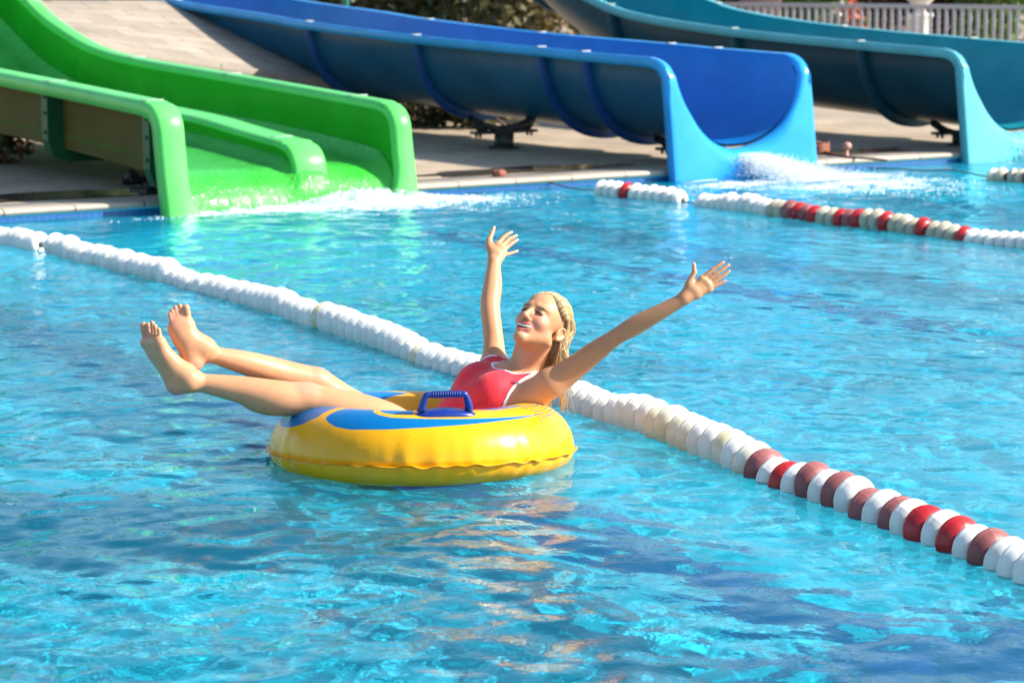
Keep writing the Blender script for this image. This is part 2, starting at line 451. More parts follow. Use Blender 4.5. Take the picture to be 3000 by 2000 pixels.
for (u, v, lab, h) in ((2.42, -2.5, 'round grey post with steel cradle under the blue slide, set well back', .28), (2.9, -.55, 'short dark post with forked bracket just behind the blue slide outlet', .10)):
    saddle('slide_support', lab, u, v, (.30 if v < -1 else .235), STEEL, None, h=(.10 if v > -1 else .13))
saddle('slide_support', 'short dark post with forked bracket under the teal slide', 5.9, -.6, .235, STEEL, None, h=.10)

# green twin-lane slide with a flat floor
def green_slide():
    uL, uR, um = -2.05, -.16, -.875
    root = empty('water_slide', W(-1.1, -1.5, DECK_Z)); tag(root, 'bright green twin lane slide on the left with a low middle divider', 'water slide', 'water slides along the far edge')
    rim = smooth_curve([(-10.0, 3.6), (-8.5, 2.42), (-7.3, 1.68), (-6.37, 1.285), (-5.9, 1.115), (-5.11, .93), (-4.26, .845), (-2.54, .775), (-.53, .69), (.2, .655)], 130)
    flo = smooth_curve([(-10.0, 3.1), (-8.5, 1.92), (-7.3, 1.2), (-6.37, .80), (-5.9, .64), (-5.11, .48), (-4.26, .42), (-2.54, .37), (-1.2, .315), (-.5, .27), (-.2, .245)], 130)
    nearrim = smooth_curve([(-10.0, 3.6), (-8.5, 2.42), (-7.3, 1.72), (-6.37, 1.36), (-5.9, 1.2), (-5.11, 1.03), (-4.26, .93), (-2.9, .86), (-1.64, .81), (-.53, .765), (.3, .73)], 130)
    divr = smooth_curve([(-4.26, .60), (-3, .575), (-1.61, .525), (-.9, .47), (-.45, .435), (-.08, .41), (.3, .39)], 90)
    zf = lambda v: np.interp(v, flo[:, 0], flo[:, 1])
    # floor, rolling over its edge into the water
    vs_ = list(np.linspace(-10, -.30, 80)); prof = [(v, float(zf(v))) for v in vs_]
    ve, ze = prof[-1]
    for a in np.radians(np.linspace(8, 84, 10)): prof.append((ve + .36 * math.sin(a), ze - .34 * (1 - math.cos(a))))
    prof.append((prof[-1][0] + .03, -.35))
    prof = np.array(prof)
    def shear(u): return .12 * (uR - u) / (uR - uL)
    mb = MB(); uu = np.linspace(uL + .06, uR - .06, 40)
    G = np.zeros((len(prof), len(uu), 3))
    for i, (v, z) in enumerate(prof):
        near_wall = np.minimum(np.abs(uu - uL - .06), np.abs(uu - uR + .06)); near_wall = np.minimum(near_wall, np.maximum(0, np.abs(uu - um) - .1))
        lift = .09 * np.clip(1 - near_wall / .12, 0, 1) ** 2
        G[i] = Wn(uu, v + shear(uu) * np.clip((v + 3) / 3, 0, 1), z + lift)
    mb.grid(G)
    G2 = G.copy(); G2[..., 2] -= .02 + .09 * 0; mb.grid(G2[:, ::-1])
    floor = mb.build('slide_floor', GREW, root)
    def outlet(rimc, vfront, r=.20):
        """rim line, rounded corner, then the post leaning down into the water"""
        vr = vfront - r - .03; k = rimc[rimc[:, 0] < vr]; zr = float(np.interp(vr, rimc[:, 0], rimc[:, 1]))
        arc = np.array([(vr + r * math.sin(a), zr - .01 - r * (1 - math.cos(a))) for a in np.radians(np.linspace(0, 84, 13))])
        vb, zb_ = arc[-1]
        fr = np.array([(vb + .12 * q + .06 * q * q, zb_ + (-.3 - zb_) * q) for q in np.linspace(.05, 1, 18)])
        return np.vstack([k, arc, fr]), len(k)
    def wall(rimc, u_in, u_out, vfront, name, both=False, skirt=.09):
        """rim and outlet post swept along the rim and down the front"""
        path, nk = outlet(rimc, vfront)
        t = np.gradient(path, axis=0); t /= np.linalg.norm(t, axis=1)[:, None]
        nv, nz = -t[:, 1], t[:, 0]
        rows = []; sg = np.sign(u_out - u_in); w = abs(u_out - u_in); r = .035
        for i, (v, z) in enumerate(path):
            fl_ = .09 * np.clip(1 - (z + .02) / .26, 0, 1) ** 2 if i > nk else 0
            f2 = fl_ if both else 0
            pr = [(-fl_, -skirt if both else -.06), (-fl_, -r), (r * .3 - fl_, -r * .3), (r - fl_, 0), (w * .5, .004), (w - r + f2, 0), (w - r * .3 + f2, -r * .3), (w + f2, -r), (w + f2, -skirt), (w - .015, -skirt)]
            sh_ = shear(u_in) * np.clip((v + 3) / 3, 0, 1)
            rows.append([W(u_in + sg * a, v + nv[i] * b + sh_, z + nz[i] * b) for a, b in pr])
        G = np.array(rows)
        if sg > 0: G = G[:, ::-1]
        mb = MB(); mb.grid(G); mb.build(name, GRER, root)
    def sheet(rimc, u, vfront, thick, name, mat):
        path, nk = outlet(rimc, vfront); d = path[nk:]; v0 = rimc[0, 0]
        vlim = lambda z: float(np.interp(z, d[::-1, 1], d[::-1, 0])) - .045
        mb = MB(); G = []
        for q in np.linspace(0, 1, 12):
            ve_ = vfront
            for _ in range(4):
                zb_ = np.interp(ve_, prof[:, 0], prof[:, 1]) - .02; zt_ = np.interp(min(ve_, d[0, 0]), rimc[:, 0], rimc[:, 1]) - .03
                ve_ = vlim(zb_ + (zt_ - zb_) * q)
            row = []
            for t_ in np.linspace(0, 1, 90) ** .8:
                v = v0 + (ve_ - v0) * t_; zb_ = np.interp(v, prof[:, 0], prof[:, 1]) - .02; zt_ = np.interp(min(v, d[0, 0]), rimc[:, 0], rimc[:, 1]) - .03
                row.append(W(u, v + shear(u) * np.clip((v + 3) / 3, 0, 1), zb_ + (zt_ - zb_) * q))
            G.append(row)
        G = np.array(G); mb.grid(G); mb.grid((G + EU * thick)[:, ::-1])
        return mb.build(name, mat, root)
    divr = divr[divr[:, 0] > -3.4]
    sheet(rim, uR - .055, .07, .016, 'side_wall', GRE); wall(rim, uR - .06, uR + .10, .07, 'rim')
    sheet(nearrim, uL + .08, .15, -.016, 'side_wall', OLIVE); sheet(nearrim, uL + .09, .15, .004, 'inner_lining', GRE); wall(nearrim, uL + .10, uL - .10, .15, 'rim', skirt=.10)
    sheet(divr, um - .12, .01, .01, 'divider_wall', GRE); sheet(divr, um + .12, .01, .01, 'divider_wall', GRE)
    wall(divr, um + .135, um - .135, .01, 'divider_rim', both=True, skirt=.05)
    # frames outside: U-shaped joint flanges with bolts, and rim seams
    for jv in (-5.9, -4.26, -1.75, -.16):
        mb = MB(); zt = float(np.interp(jv, nearrim[:, 0], nearrim[:, 1])) - .06; zb = float(zf(jv)) - .03
        s = float(shear(uL) * np.clip((jv + 3) / 3, 0, 1)); j2 = jv + s
        ptsI = [(uL + .07, zt), (uL + .07, zb + .10), (uL + .09, zb + .03), (uL + .14, zb), (um, zb), (uR - .14, zb), (uR - .06, zb + .03), (uR - .03, zb + .10), (uR - .03, zt - .05)]
        ptsO = [(uL - .06, zt), (uL - .06, zb + .07), (uL - .02, zb - .04), (uL + .10, zb - .09), (um, zb - .09), (uR - .10, zb - .09), (uR + .02, zb - .04), (uR + .06, zb + .07), (uR + .06, zt - .05)]
        rows = []
        if jv > -1: ptsI, ptsO = ptsI[:4], ptsO[:4]
        for (a, b), (c, d) in zip(ptsI, ptsO): rows.append([W(a, j2 - .05, b), W(c, j2 - .05, d), W(c, j2 + .05, d), W(a, j2 + .05, b)])
        mb.grid(np.array(rows))
        for k in (.2, .55, .85):
            mb.lathe([(0.001, .014), (.012, .014), (.015, 0)], W(uL - .06, j2 + .01, zb + .05 + (zt - zb - .05) * k), -EU, 8)
        for k in (() if jv > -1 else (.15, .4, .65)): mb.lathe([(0.001, .014), (.012, .014), (.015, 0)], W(uL + k, j2 - .05, zb - .045), -EV, 8)
        mb.build('joint_frame', GREO, root, smooth=False)
    for rc_, u_, js in ((nearrim, uL - .02, (-5.11, -1.64, .06 - .2)), (rim, uR + .02, (-6.37, -4.26, -2.54, -.6)), (divr, um, (-.45, -3.2))):
        for jv in js:
            mb = MB()
            z = float(np.interp(jv, rc_[:, 0], rc_[:, 1])); d = float(np.interp(jv + .1, rc_[:, 0], rc_[:, 1])) - z
            mb.tube([W(u_ - .085, jv + shear(u_) * np.clip((jv + 3) / 3, 0, 1), z + .002), W(u_ + .085, jv + shear(u_) * np.clip((jv + 3) / 3, 0, 1), z + .000)], .006, 6)
            mb.build('rim_seam', SEAL, root)
    return root
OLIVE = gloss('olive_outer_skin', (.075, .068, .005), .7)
g = Mat('green_wet_floor'); vec = g.coords()
g.l(g.ramp(g.noise(vec, 3, 4), [(.3, (.03, .36, .03)), (.7, (.06, .46, .06))]), g.p.inputs['Base Color'])
g.set(Roughness=.08, IOR=1.4); b = g.bump(g.noise(g.coords((1, 1, 1)), 22, 4, .6, .8), .55, .03); GREW = g.m
green_slide()
root = saddle('slide_support', 'dark steel post under the green slide beside the near wall', -1.75, -.75, .2, STEEL, None, w=.34, h=.07, rise=.0)
# ---------------------------------------------------------------- the woman: one distance field, one surface
class Field:
    def __init__(s, lo, hi, h):
        s.lo = np.array(lo, float); s.h = h; s.n = np.ceil((np.array(hi) - s.lo) / h).astype(int) + 1
        s.f = np.full(tuple(s.n), 0.2, np.float32)
    def sub(s, lo, hi):
        a = np.clip(np.floor((np.asarray(lo) - s.lo) / s.h).astype(int), 0, s.n - 2)
        b = np.clip(np.ceil((np.asarray(hi) - s.lo) / s.h).astype(int) + 1, a + 1, s.n)
        ax = [s.lo[i] + s.h * np.arange(a[i], b[i], dtype=np.float32) for i in range(3)]
        return tuple(slice(a[i], b[i]) for i in range(3)), np.meshgrid(*[q.astype(np.float32) for q in ax], indexing='ij', sparse=True)
def smin(a, b, k):
    if k <= 0: return np.minimum(a, b)
    h = np.maximum(k - np.abs(a - b), 0) / k
    return np.minimum(a, b) - h * h * (k * .25)
def smax(a, b, k): return -smin(-a, -b, k)
def cone(a, b, ra, rb, flat=None, amt=1.0):
    """tapered limb from a to b; flat/amt thin it along one direction"""
    a = np.asarray(a, float); b = np.asarray(b, float); ab = b - a; L2 = ab @ ab + 1e-12
    def ev(X, Y, Z):
        x, y, z = X - a[0], Y - a[1], Z - a[2]
        t = np.clip((x * ab[0] + y * ab[1] + z * ab[2]) / L2, 0, 1)
        x = x - t * ab[0]; y = y - t * ab[1]; z = z - t * ab[2]
        q = x * x + y * y + z * z
        if flat is not None:
            d = x * flat[0] + y * flat[1] + z * flat[2]; q = q + d * d * (1 / amt ** 2 - 1)
            return (np.sqrt(q) - (ra + (rb - ra) * t)) * (.5 + .5 * amt)
        return np.sqrt(q) - (ra + (rb - ra) * t)
    r = max(ra, rb); return ev, np.minimum(a, b) - r, np.maximum(a, b) + r
def ell(c, rad, R=None):
    c = np.asarray(c, float); rad = np.asarray(rad, float); R = np.eye(3) if R is None else np.asarray(R)
    def ev(X, Y, Z):
        x, y, z = X - c[0], Y - c[1], Z - c[2]
        u = [(x * R[0, i] + y * R[1, i] + z * R[2, i]) for i in range(3)]
        k0 = np.sqrt(sum((u[i] / rad[i]) ** 2 for i in range(3))); k1 = np.sqrt(sum((u[i] / rad[i] ** 2) ** 2 for i in range(3))) + 1e-9
        return k0 * (k0 - 1) / k1
    m = np.abs(R) @ rad
    return ev, c - m, c + m
def put(F, prim, k=.01, mode='add'):
    ev, lo, hi = prim; pad = k + 2 * F.h
    sl_, (X, Y, Z) = F.sub(lo - pad, hi + pad)
    d = ev(X, Y, Z).astype(np.float32)
    F.f[sl_] = smin(F.f[sl_], d, k) if mode == 'add' else smax(F.f[sl_], -d, k)
def group(F, prims, k, join):
    lo = np.min([p[1] for p in prims], 0) - join - 3 * F.h; hi = np.max([p[2] for p in prims], 0) + join + 3 * F.h
    sl_, _ = F.sub(lo, hi)
    G = Field.__new__(Field); G.h = F.h; G.lo = F.lo + F.h * np.array([q.start for q in sl_]); G.n = np.array([q.stop - q.start for q in sl_]); G.f = np.full(tuple(G.n), .2, np.float32)
    for p in prims:
        kk = k
        if len(p) == 4: kk = p[3]
        put(G, p[:3], kk)
    F.f[sl_] = smin(F.f[sl_], G.f, join)
def surface(f, lo, h):
    """surface nets"""
    ins = (f < 0)
    c = ins.astype(np.uint8); n = np.array(f.shape)
    s = c[:-1, :-1, :-1].copy()
    for dx, dy, dz in ((1, 0, 0), (0, 1, 0), (0, 0, 1), (1, 1, 0), (1, 0, 1), (0, 1, 1), (1, 1, 1)):
        s += c[dx:n[0] - 1 + dx, dy:n[1] - 1 + dy, dz:n[2] - 1 + dz]
    I, J, K = np.nonzero((s > 0) & (s < 8))
    m = n - 1; flat = (I.astype(np.int64) * m[1] + J) * m[2] + K
    corner = {}
    for dx in (0, 1):
        for dy in (0, 1):
            for dz in (0, 1): corner[dx, dy, dz] = f[I + dx, J + dy, K + dz].astype(np.float64)
    acc = np.zeros((len(I), 3)); cnt = np.zeros(len(I))
    for a in corner:
        for ax in range(3):
            if a[ax] == 0:
                b = list(a); b[ax] = 1; b = tuple(b)
                fa, fb = corner[a], corner[b]; x = (fa < 0) != (fb < 0)
                t = np.where(x, fa / np.where(x, fa - fb, 1), 0)
                p = np.array(a, float)[None, :].repeat(len(I), 0); p[:, ax] = t
                acc += p * x[:, None]; cnt += x
    V = lo + h * (np.stack([I, J, K], -1) + acc / cnt[:, None])
    quads = []
    def look(i, j, k):
        q = (i.astype(np.int64) * m[1] + j) * m[2] + k
        return np.searchsorted(flat, q)
    for ax in range(3):
        sl1 = [slice(None)] * 3; sl2 = [slice(None)] * 3; sl1[ax] = slice(0, -1); sl2[ax] = slice(1, None)
        a = ins[tuple(sl1)]; b = ins[tuple(sl2)]
        E_ = np.array(np.nonzero(a != b)); o = [q for q in range(3) if q != ax]
        ok = (E_[o[0]] > 0) & (E_[o[1]] > 0) & (E_[o[0]] < n[o[0]] - 1) & (E_[o[1]] < n[o[1]] - 1); E_ = E_[:, ok]
        A = a[tuple(E_)]
        def off(p, q):
            e = E_.copy(); e[o[0]] -= p; e[o[1]] -= q; return look(*e)
        q = np.stack([off(1, 1), off(0, 1), off(0, 0), off(1, 0)], -1)
        flipm = A if ax != 1 else ~A
        q[~flipm] = q[~flipm][:, ::-1]
        quads.append(q)
    return V, np.concatenate(quads)
def relax(V, Q, it=2, lam=.5):
    for _ in range(it):
        acc = np.zeros_like(V); cnt = np.zeros(len(V))
        for a in range(4):
            i, j = Q[:, a], Q[:, (a + 1) % 4]
            for c_ in range(3):
                acc[:, c_] += np.bincount(i, V[j, c_], len(V)) + np.bincount(j, V[i, c_], len(V))
            cnt += np.bincount(i, minlength=len(V)) + np.bincount(j, minlength=len(V))
        V = V + lam * (acc / np.maximum(cnt, 1)[:, None] - V)
    return V
nrmz = lambda v: np.asarray(v, float) / np.linalg.norm(v)
def J(x, y, Y): return at_y(x, y, Y)
HS = 0.0031
BF = Field((-1.30, 8.30, -.10), (0.80, 9.55, .82), HS)

# head frame: columns forward, left, up
HR = np.array([[-.3804, .8167, .4339], [-.6673, -.5673, .4826], [.6403, -.1060, .7608]]); HC = np.array([.1015, 8.90, .4422])
hd = lambda f, s, u: HC + HR @ np.array([f, s, u])
# torso frame
pel = J(1268, 1285, 8.80); nb = J(1540, 1098, 8.93)
TT = nrmz(nb - pel); ls = J(1612, 1122, 8.76); rs = J(1446, 1078, 9.03)
TSv = ls - rs; TSv = nrmz(TSv - TT * (TSv @ TT)); TN = np.cross(TT, TSv) * -1     # TN points out of the chest
if TN[1] > 0: TN = -TN
TL = np.linalg.norm(nb - pel); TR = np.stack([TN, TSv, TT], 1)
to = lambda n, s, t: pel + TR @ np.array([n, s, t])
def chain(pts, rad):
    p = np.column_stack([np.array(pts, float), rad]); q = np.vstack([2 * p[0] - p[1], p, 2 * p[-1] - p[-2]]); out = []
    for i in range(len(p) - 1):
        a, b, c, d = q[i:i + 4]
        for u in np.linspace(0, 1, 15)[:-1]: out.append(.5 * ((2 * b) + (-a + c) * u + (2 * a - 5 * b + 4 * c - d) * u * u + (-a + 3 * b - 3 * c + d) * u ** 3))
    out.append(p[-1])
    return [cone(out[i][:3], out[i + 1][:3], out[i][3], out[i + 1][3]) + (.002,) for i in range(len(out) - 1)]

# --- torso
put(BF, ell(to(-.055, 0, .01), (.105, .155, .13), TR), .02)
put(BF, ell(to(-.005, 0, .17), (.088, .122, .15), TR), .06)
put(BF, ell(to(0, 0, TL - .15), (.095, .138, .16), TR), .06)
put(BF, ell(to(-.02, 0, TL - .055), (.062, .145, .075), TR), .05)
for sg in (-1, 1):
    put(BF, ell(to(.068, sg * .068, TL - .150), (.046, .058, .064), TR), .045)       # bust
    put(BF, cone(to(-.015, sg * .03, TL + .0), to(-.02, sg * .135, TL - .035), .036, .04), .04)   # trapezius and collar
# neck
put(BF, cone(to(-.012, .0, TL - .03), hd(-.035, 0, -.055), .052, .050), .03)
put(BF, cone(to(.035, .02, TL - .03), hd(-.005, .055, -.06), .013, .016), .025)      # sternomastoid, near side
put(BF, cone(to(.035, -.02, TL - .03), hd(-.005, -.055, -.06), .013, .016), .025)
# --- near arm (left) and far arm (right)
le = J(1806, 986, 8.72); lw = J(1997, 879, 8.70)
LA = [ls, J(1672, 1085, 8.755), J(1745, 1029, 8.735), le, J(1862, 953, 8.715), J(1930, 916, 8.705), lw]
group(BF, chain(LA, [.052, .043, .036, .0285, .0325, .0270, .0215]) + [cone(LA[0], to(-.01, .115, TL - .15), .05, .045)], .02, .045)
re_ = J(1436, 900, 9.18)
RA = [rs, J(1446, 1000, 9.10), re_, J(1443, 835, 9.24), J(1447, 772, 9.30)]
group(BF, chain(RA, [.05, .036, .035, .0335, .0220]) + [cone(RA[0], to(-.01, -.115, TL - .15), .05, .045)], .02, .045)
# --- hands
def hand(F, wrist, Yw, dY, fingers, thumb, wr, palm_n, k=1.0):
    """fingers: four lists of pixel points knuckle..tip; thumb likewise; dY: depth added from wrist to finger tip"""
    prims = []; tips = []
    wpx = np.array(wrist, float)
    far = max(np.linalg.norm(np.array(f[-1]) - wpx) for f in fingers)
    def P3(p): return J(p[0], p[1], Yw + dY * np.linalg.norm(np.array(p) - wpx) / far)
    w3 = P3(wrist); mc = [P3(f[0]) for f in fingers]
    for i, m in enumerate(mc):                          # palm: metacarpals webbed together
        prims.append(cone(w3 + (m - w3) * .12, m, .0150 * k, .0098 * k) + (.016,))
    for i in range(3): prims.append(cone(mc[i], mc[i + 1], .0094 * k, .0090 * k) + (.010,))
    for i in range(3): prims.append(cone(w3 + (mc[i] - w3) * .5, w3 + (mc[i + 1] - w3) * .5, .0135 * k, .013 * k) + (.014,))
    rr = [(.0088, .0080, .0071, .0054), (.0089, .0081, .0072, .0056), (.0086, .0078, .0069, .0053), (.0076, .0068, .0060, .0047)]
    for f, r in zip(fingers, rr):
        p = [P3(q) for q in f]
        for a in range(3): prims.append(cone(p[a], p[a + 1], r[a] * k, r[a + 1] * k) + (.0012,))
        tips.append((p[3], p[2]))
    t = [P3(q) for q in thumb]
    prims.append(cone(w3 + (t[0] - w3) * .3, t[1], .0165 * k, .0115 * k) + (.014,))
    prims.append(cone((w3 + mc[0]) / 2, (t[0] + t[1]) / 2, .012 * k, .0105 * k) + (.014,))
    prims.append(cone(t[1], t[2], .0105 * k, .0092 * k) + (.004,)); prims.append(cone(t[2], t[3], .0092 * k, .0060 * k) + (.003,))
    tips.append((t[3], t[2]))
    group(F, prims, .003, .012)
    return tips
LT = hand(BF, (2001, 877), 8.70, .03,
     [[(2056, 815.5), (2086.5, 791), (2103, 779.5), (2119.5, 768.5)], [(2068, 825), (2099, 802), (2118, 789), (2135, 776)],
      [(2077, 836), (2105, 817), (2122, 806), (2137, 794)], [(2079, 848), (2100, 836), (2114, 828.5), (2127, 822)]],
     [(2013, 845), (2023, 821), (2034, 796), (2032.5, 772)], .0215, None, 1.0)
RT = hand(BF, (1447, 770), 9.30, .10,
     [[(1457, 716), (1475, 695), (1488, 685.5), (1498, 681)], [(1468, 723), (1490, 702), (1503, 695), (1512, 690.5)],
      [(1475, 733), (1496, 716), (1507, 708), (1515, 703)], [(1472, 747.5), (1487, 744.5), (1503, 740), (1514, 736)]],
     [(1431, 738), (1433, 704), (1440.5, 684), (1447.5, 667)], .0220, None, .98)
# --- legs
LL = [to(-.075, .085, -.03), J(1185, 1284, 8.68), J(1110, 1238, 8.66), J(1000, 1197, 8.64), J(905, 1171, 8.62), J(805, 1160, 8.59), J(690, 1138, 8.57), J(562, 1116, 8.55)]
group(BF, chain(LL, [.095, .086, .080, .067, .0535, .0545, .044, .0268]) + [ell(LL[4] + np.array([-.005, -.0, .006]), (.054, .05, .053))], .02, .05)
RL = [to(-.075, -.085, -.03), J(1110, 1246, 8.92), J(1012, 1186, 8.86), J(932, 1126, 8.81), J(830, 1096, 8.76), J(730, 1066, 8.69), J(618, 1038, 8.63)]
legR = chain(RL, [.095, .078, .065, .0520, .050, .042, .0270]) + [ell(RL[3] + np.array([-.004, 0, .008]), (.05, .048, .05))]
# feet: left (near) then right (crossed over it)
def foot(heel, ank, pts, balls, toes, Yh, Yt, extra):
    """pts: pixel points with depth fractions"""
    P3 = lambda p: J(p[0], p[1], Yh + (Yt - Yh) * p[2])
    h = P3(heel); a = P3(ank); b = [P3(q) for q in balls]
    pr = [cone(a, h, .027, .025) + (.02,)]
    for q, r in zip(b, extra['br']): pr.append(cone(h + (q - h) * .05, q, .0235, r) + (.025,)); pr.append(cone(a, (q + (h - q) * .25), .030, r * .95) + (.03,))
    pr.append(cone(b[0], b[-1], extra['br'][0], extra['br'][-1]) + (.02,))
    for tq, r in zip(toes, (.0125, .0088, .0085, .0082, .0078)):
        s_, m_, e_ = [P3(q) for q in tq]
        pr.append(cone(s_, m_, r * 1.05, r * .9) + (.006,)); pr.append(cone(m_, e_, r * .92, r * 1.0) + (.003,))
    return pr
LFt = foot((520, 1130, 0), (552, 1112, 0.0), None, [(432, 1003, 1), (443, 1000, .6), (458, 1000, .2), (468, 1003, -.2)],
     [[(430, 990, 1), (422, 970, 1), (421, 953, 1)], [(440, 985, .75), (436, 966, .8), (434, 951, .8)], [(449, 984, .5), (447, 962, .5), (446, 946, .5)],
      [(459, 986, .2), (456, 968, .2), (454, 955, .2)], [(468, 990, -.1), (467, 976, -.1), (465, 965, -.1)]], 8.54, 8.60, dict(br=(.020, .018, .018, .017)))
put(BF, ell(J(800, 1180, 8.60), (.085, .040, .032)), .05)
put(BF, ell(J(880, 1146, 8.61), (.026, .026, .016)), .03)
put(BF, ell(J(556, 1108, 8.52), (.011, .009, .010)), .015)
group(BF, LFt, .02, .02)
RFt = foot((567, 1062, 0), (596, 1022, 0.6), None, [(548, 950, .2), (533, 948, .1), (520, 952, 0), (510, 960, -.1)],
     [[(550, 935, .2), (548, 915, .2), (545, 901, .2)], [(532, 932, .1), (530, 912, .2), (527, 896, .2)], [(522, 934, .05), (517, 914, .1), (514, 901, .1)],
      [(512, 938, 0), (507, 921, 0), (504, 910, 0)], [(504, 945, -.1), (500, 931, -.1), (497, 920, -.1)]], 8.60, 8.64, dict(br=(.021, .019, .018, .017)))
group(BF, legR + RFt, .02, .006)

# --- head
H_ = []
put(BF, ell(hd(-.008, 0, .038), (.098, .0735, .080), HR), .02)
put(BF, ell(hd(.034, 0, -.018), (.062, .0575, .088), HR), .03)
for sg in (-1, 1):
    put(BF, cone(hd(.006, sg * .043, -.048), hd(.074, sg * .010, -.098), .0195, .0160), .026)     # jaw
    put(BF, ell(hd(.061, sg * .036, -.026), (.027, .025, .025), HR), .015)                        # cheek apples
    put(BF, cone(hd(.0875, sg * .014, .026), hd(.066, sg * .048, .027), .0095, .008), .014)         # brow
put(BF, ell(hd(.086, 0, -.101), (.017, .019, .016), HR), .014)                                     # chin
for sg in (-1, 1): put(BF, ell(hd(.101, sg * .031, .005), (.018, .019, .0125), HR), .012, 'sub')   # sockets
for sg in (-1, 1):
    put(BF, ell(hd(.0765, sg * .0315, .003), (.0145, .0155, .0125), HR), .005)                    # closed eyes' bulge
    put(BF, cone(hd(.0905, sg * .020, .0015), hd(.0835, sg * .044, -.001), .0016, .0014), .002, 'sub')
put(BF, cone(hd(.092, 0, .014), hd(.113, 0, -.027), .0078, .0105), .010)                         # nose
put(BF, ell(hd(.114, 0, -.031), (.0115, .0105, .0095), HR), .006)
for sg in (-1, 1): put(BF, ell(hd(.101, sg * .0125, -.035), (.010, .0075, .0075), HR), .005)
for sg in (-1, 1): put(BF, ell(hd(.108, sg * .0065, -.0425), (.0045, .0034, .0035), HR), .002, 'sub')
put(BF, ell(hd(.084, 0, -.063), (.0165, .030, .017), HR), .012)                                    # muzzle
put(BF, ell(hd(.104, 0, -.0660), (.020, .0235, .0108), HR), .003, 'sub')
for sg in (-1, 1): put(BF, cone(hd(.100, sg * .012, -.0640), hd(.0865, sg * .0315, -.0555), .0078, .0032), .003, 'sub')                          # open smile
for sg in (-1, 1):
    put(BF, cone(hd(.1015, sg * .002, -.0540), hd(.0850, sg * .032, -.0500), .0050, .0032), .004)
    put(BF, cone(hd(.0995, sg * .002, -.0808), hd(.0850, sg * .030, -.0610), .0060, .0036), .004)
    put(BF, cone(hd(.099, sg * .020, -.038), hd(.080, sg * .043, -.060), .0026, .0020), .007, 'sub')   # laughter line
    ec = np.array([-.012, -.014])                                                                 # ear
    put(BF, ell(hd(-.013, sg * .0785, -.014), (.022, .0080, .025), HR), .004)
    hx = [hd(-.012 + .82 * (f_ + .012), sg * s_, -.014 + .74 * (u_ + .010)) for f_, s_, u_ in ((.006, .079, .004), (-.002, .083, .018), (-.016, .086, .024), (-.030, .087, .016), (-.036, .087, -.002), (-.031, .086, -.020), (-.019, .083, -.034), (-.004, .080, -.040))]
    for p_ in chain(hx, [.003, .0040, .0043, .0043, .0043, .0042, .0046, .0070]): put(BF, p_[:3], .0015)
    put(BF, ell(hd(-.012, sg * .0865, -.013), (.0095, .0045, .012), HR), .004, 'sub')
    put(BF, cone(hd(.002, sg * .080, -.010), hd(.001, sg * .080, -.022), .0042, .004), .003)
V, Q = surface(BF.f, BF.lo, BF.h)
V = relax(V, Q, 2, .45)

skin = Mat('skin')
ca = skin.n('Attribute', _attribute_name='tone')
vec = skin.coords()
mott = skin.ramp(skin.noise(vec, 9, 8, .72), [(.28, (.86, .80, .76)), (.5, (1, .98, .97)), (.72, (1.08, 1.05, 1.04))])
skin.l(skin.mix(1.0, ca.outputs['Color'], mott, 'MULTIPLY'), skin.p.inputs['Base Color'])
skin.p.inputs['Specular IOR Level'].default_value = .38
skin.set(Roughness=.42, IOR=1.42, Subsurface_Weight=.12, Subsurface_Scale=.02)
skin.p.inputs['Subsurface Radius'].default_value = (1, .35, .2)
vo = skin.n('TexVoronoi', Scale=170.0); skin.l(vec, vo.inputs['Vector'])
drops = skin.math('MULTIPLY', skin.ramp(vo.outputs['Distance'], [(.0, (1, 1, 1)), (.28, (0, 0, 0))]), skin.ramp(skin.noise(vec, 11, 3), [(.52, (0, 0, 0)), (.6, (1, 1, 1))]))
skin.bump(drops, .35, .0015)
root = empty('person', tuple(pel)); tag(root, 'smiling woman in a red swimsuit lying back on the yellow ring, arms flung wide', 'person')
body = mesh_obj('body', V, Q[:, ::-1], skin.m, root)
# skin tone per vertex: lips, cheeks, soles, knees, nails, eyes, open mouth, near arm's shade
col = np.tile(np.array([.57, .285, .148]), (len(V), 1))
def paint(c, rad, rgb, amt=1.0, R=None):
    d = V - np.asarray(c); rad = np.asarray(rad, float)
    if R is not None: d = d @ R
    w = np.clip(1.35 - np.sqrt(((d / rad) ** 2).sum(-1)), 0, .35) / .35 * amt
    global col; col = col * (1 - w[:, None]) + np.array(rgb) * w[:, None]
arm_shade = np.array([.48, .225, .11])  # darker skin colour stands in for shade on the near arm
for a, b in ((LA[0], LA[3]), (LA[3], LA[6])): paint((a + b) / 2, (.13, .09, .11), arm_shade, .6)
for sg in (-1, 1): paint(hd(.07, sg * .042, -.028), (.04, .032, .032), (.66, .27, .20), .5, HR)
paint(hd(.118, 0, -.03), (.014, .016, .012), (.66, .27, .2), .5, HR)
for sg in (-1, 1):
    paint(hd(.094, sg * .014, -.0535), (.014, .020, .0065), (.47, .11, .10), 1, HR)
    paint(hd(.096, sg * .013, -.0790), (.013, .018, .0062), (.50, .12, .11), 1, HR)
    paint(hd(.09, sg * .032, .003), (.014, .018, .008), (.30, .13, .085), .75, HR)
paint(hd(.087, 0, -.0670), (.0145, .020, .0078), (.07, .014, .014), 1, HR)
for sg in (-1, 1): paint(hd(.086, sg * .022, -.0600), (.013, .010, .0036), (.10, .02, .02), 1, HR)
for q in (LL[4], RL[3]): paint(q + np.array([-.01, -.01, .045]), (.05, .05, .025), (.62, .28, .19), .5)
for h_, t_ in ((J(508, 1142, 8.53), J(424, 975, 8.58)), (J(560, 1075, 8.58), J(515, 930, 8.6))): 
    paint(h_, (.035, .035, .03), (.66, .30, .22), .5); paint(t_, (.03, .03, .04), (.64, .28, .2), .5)
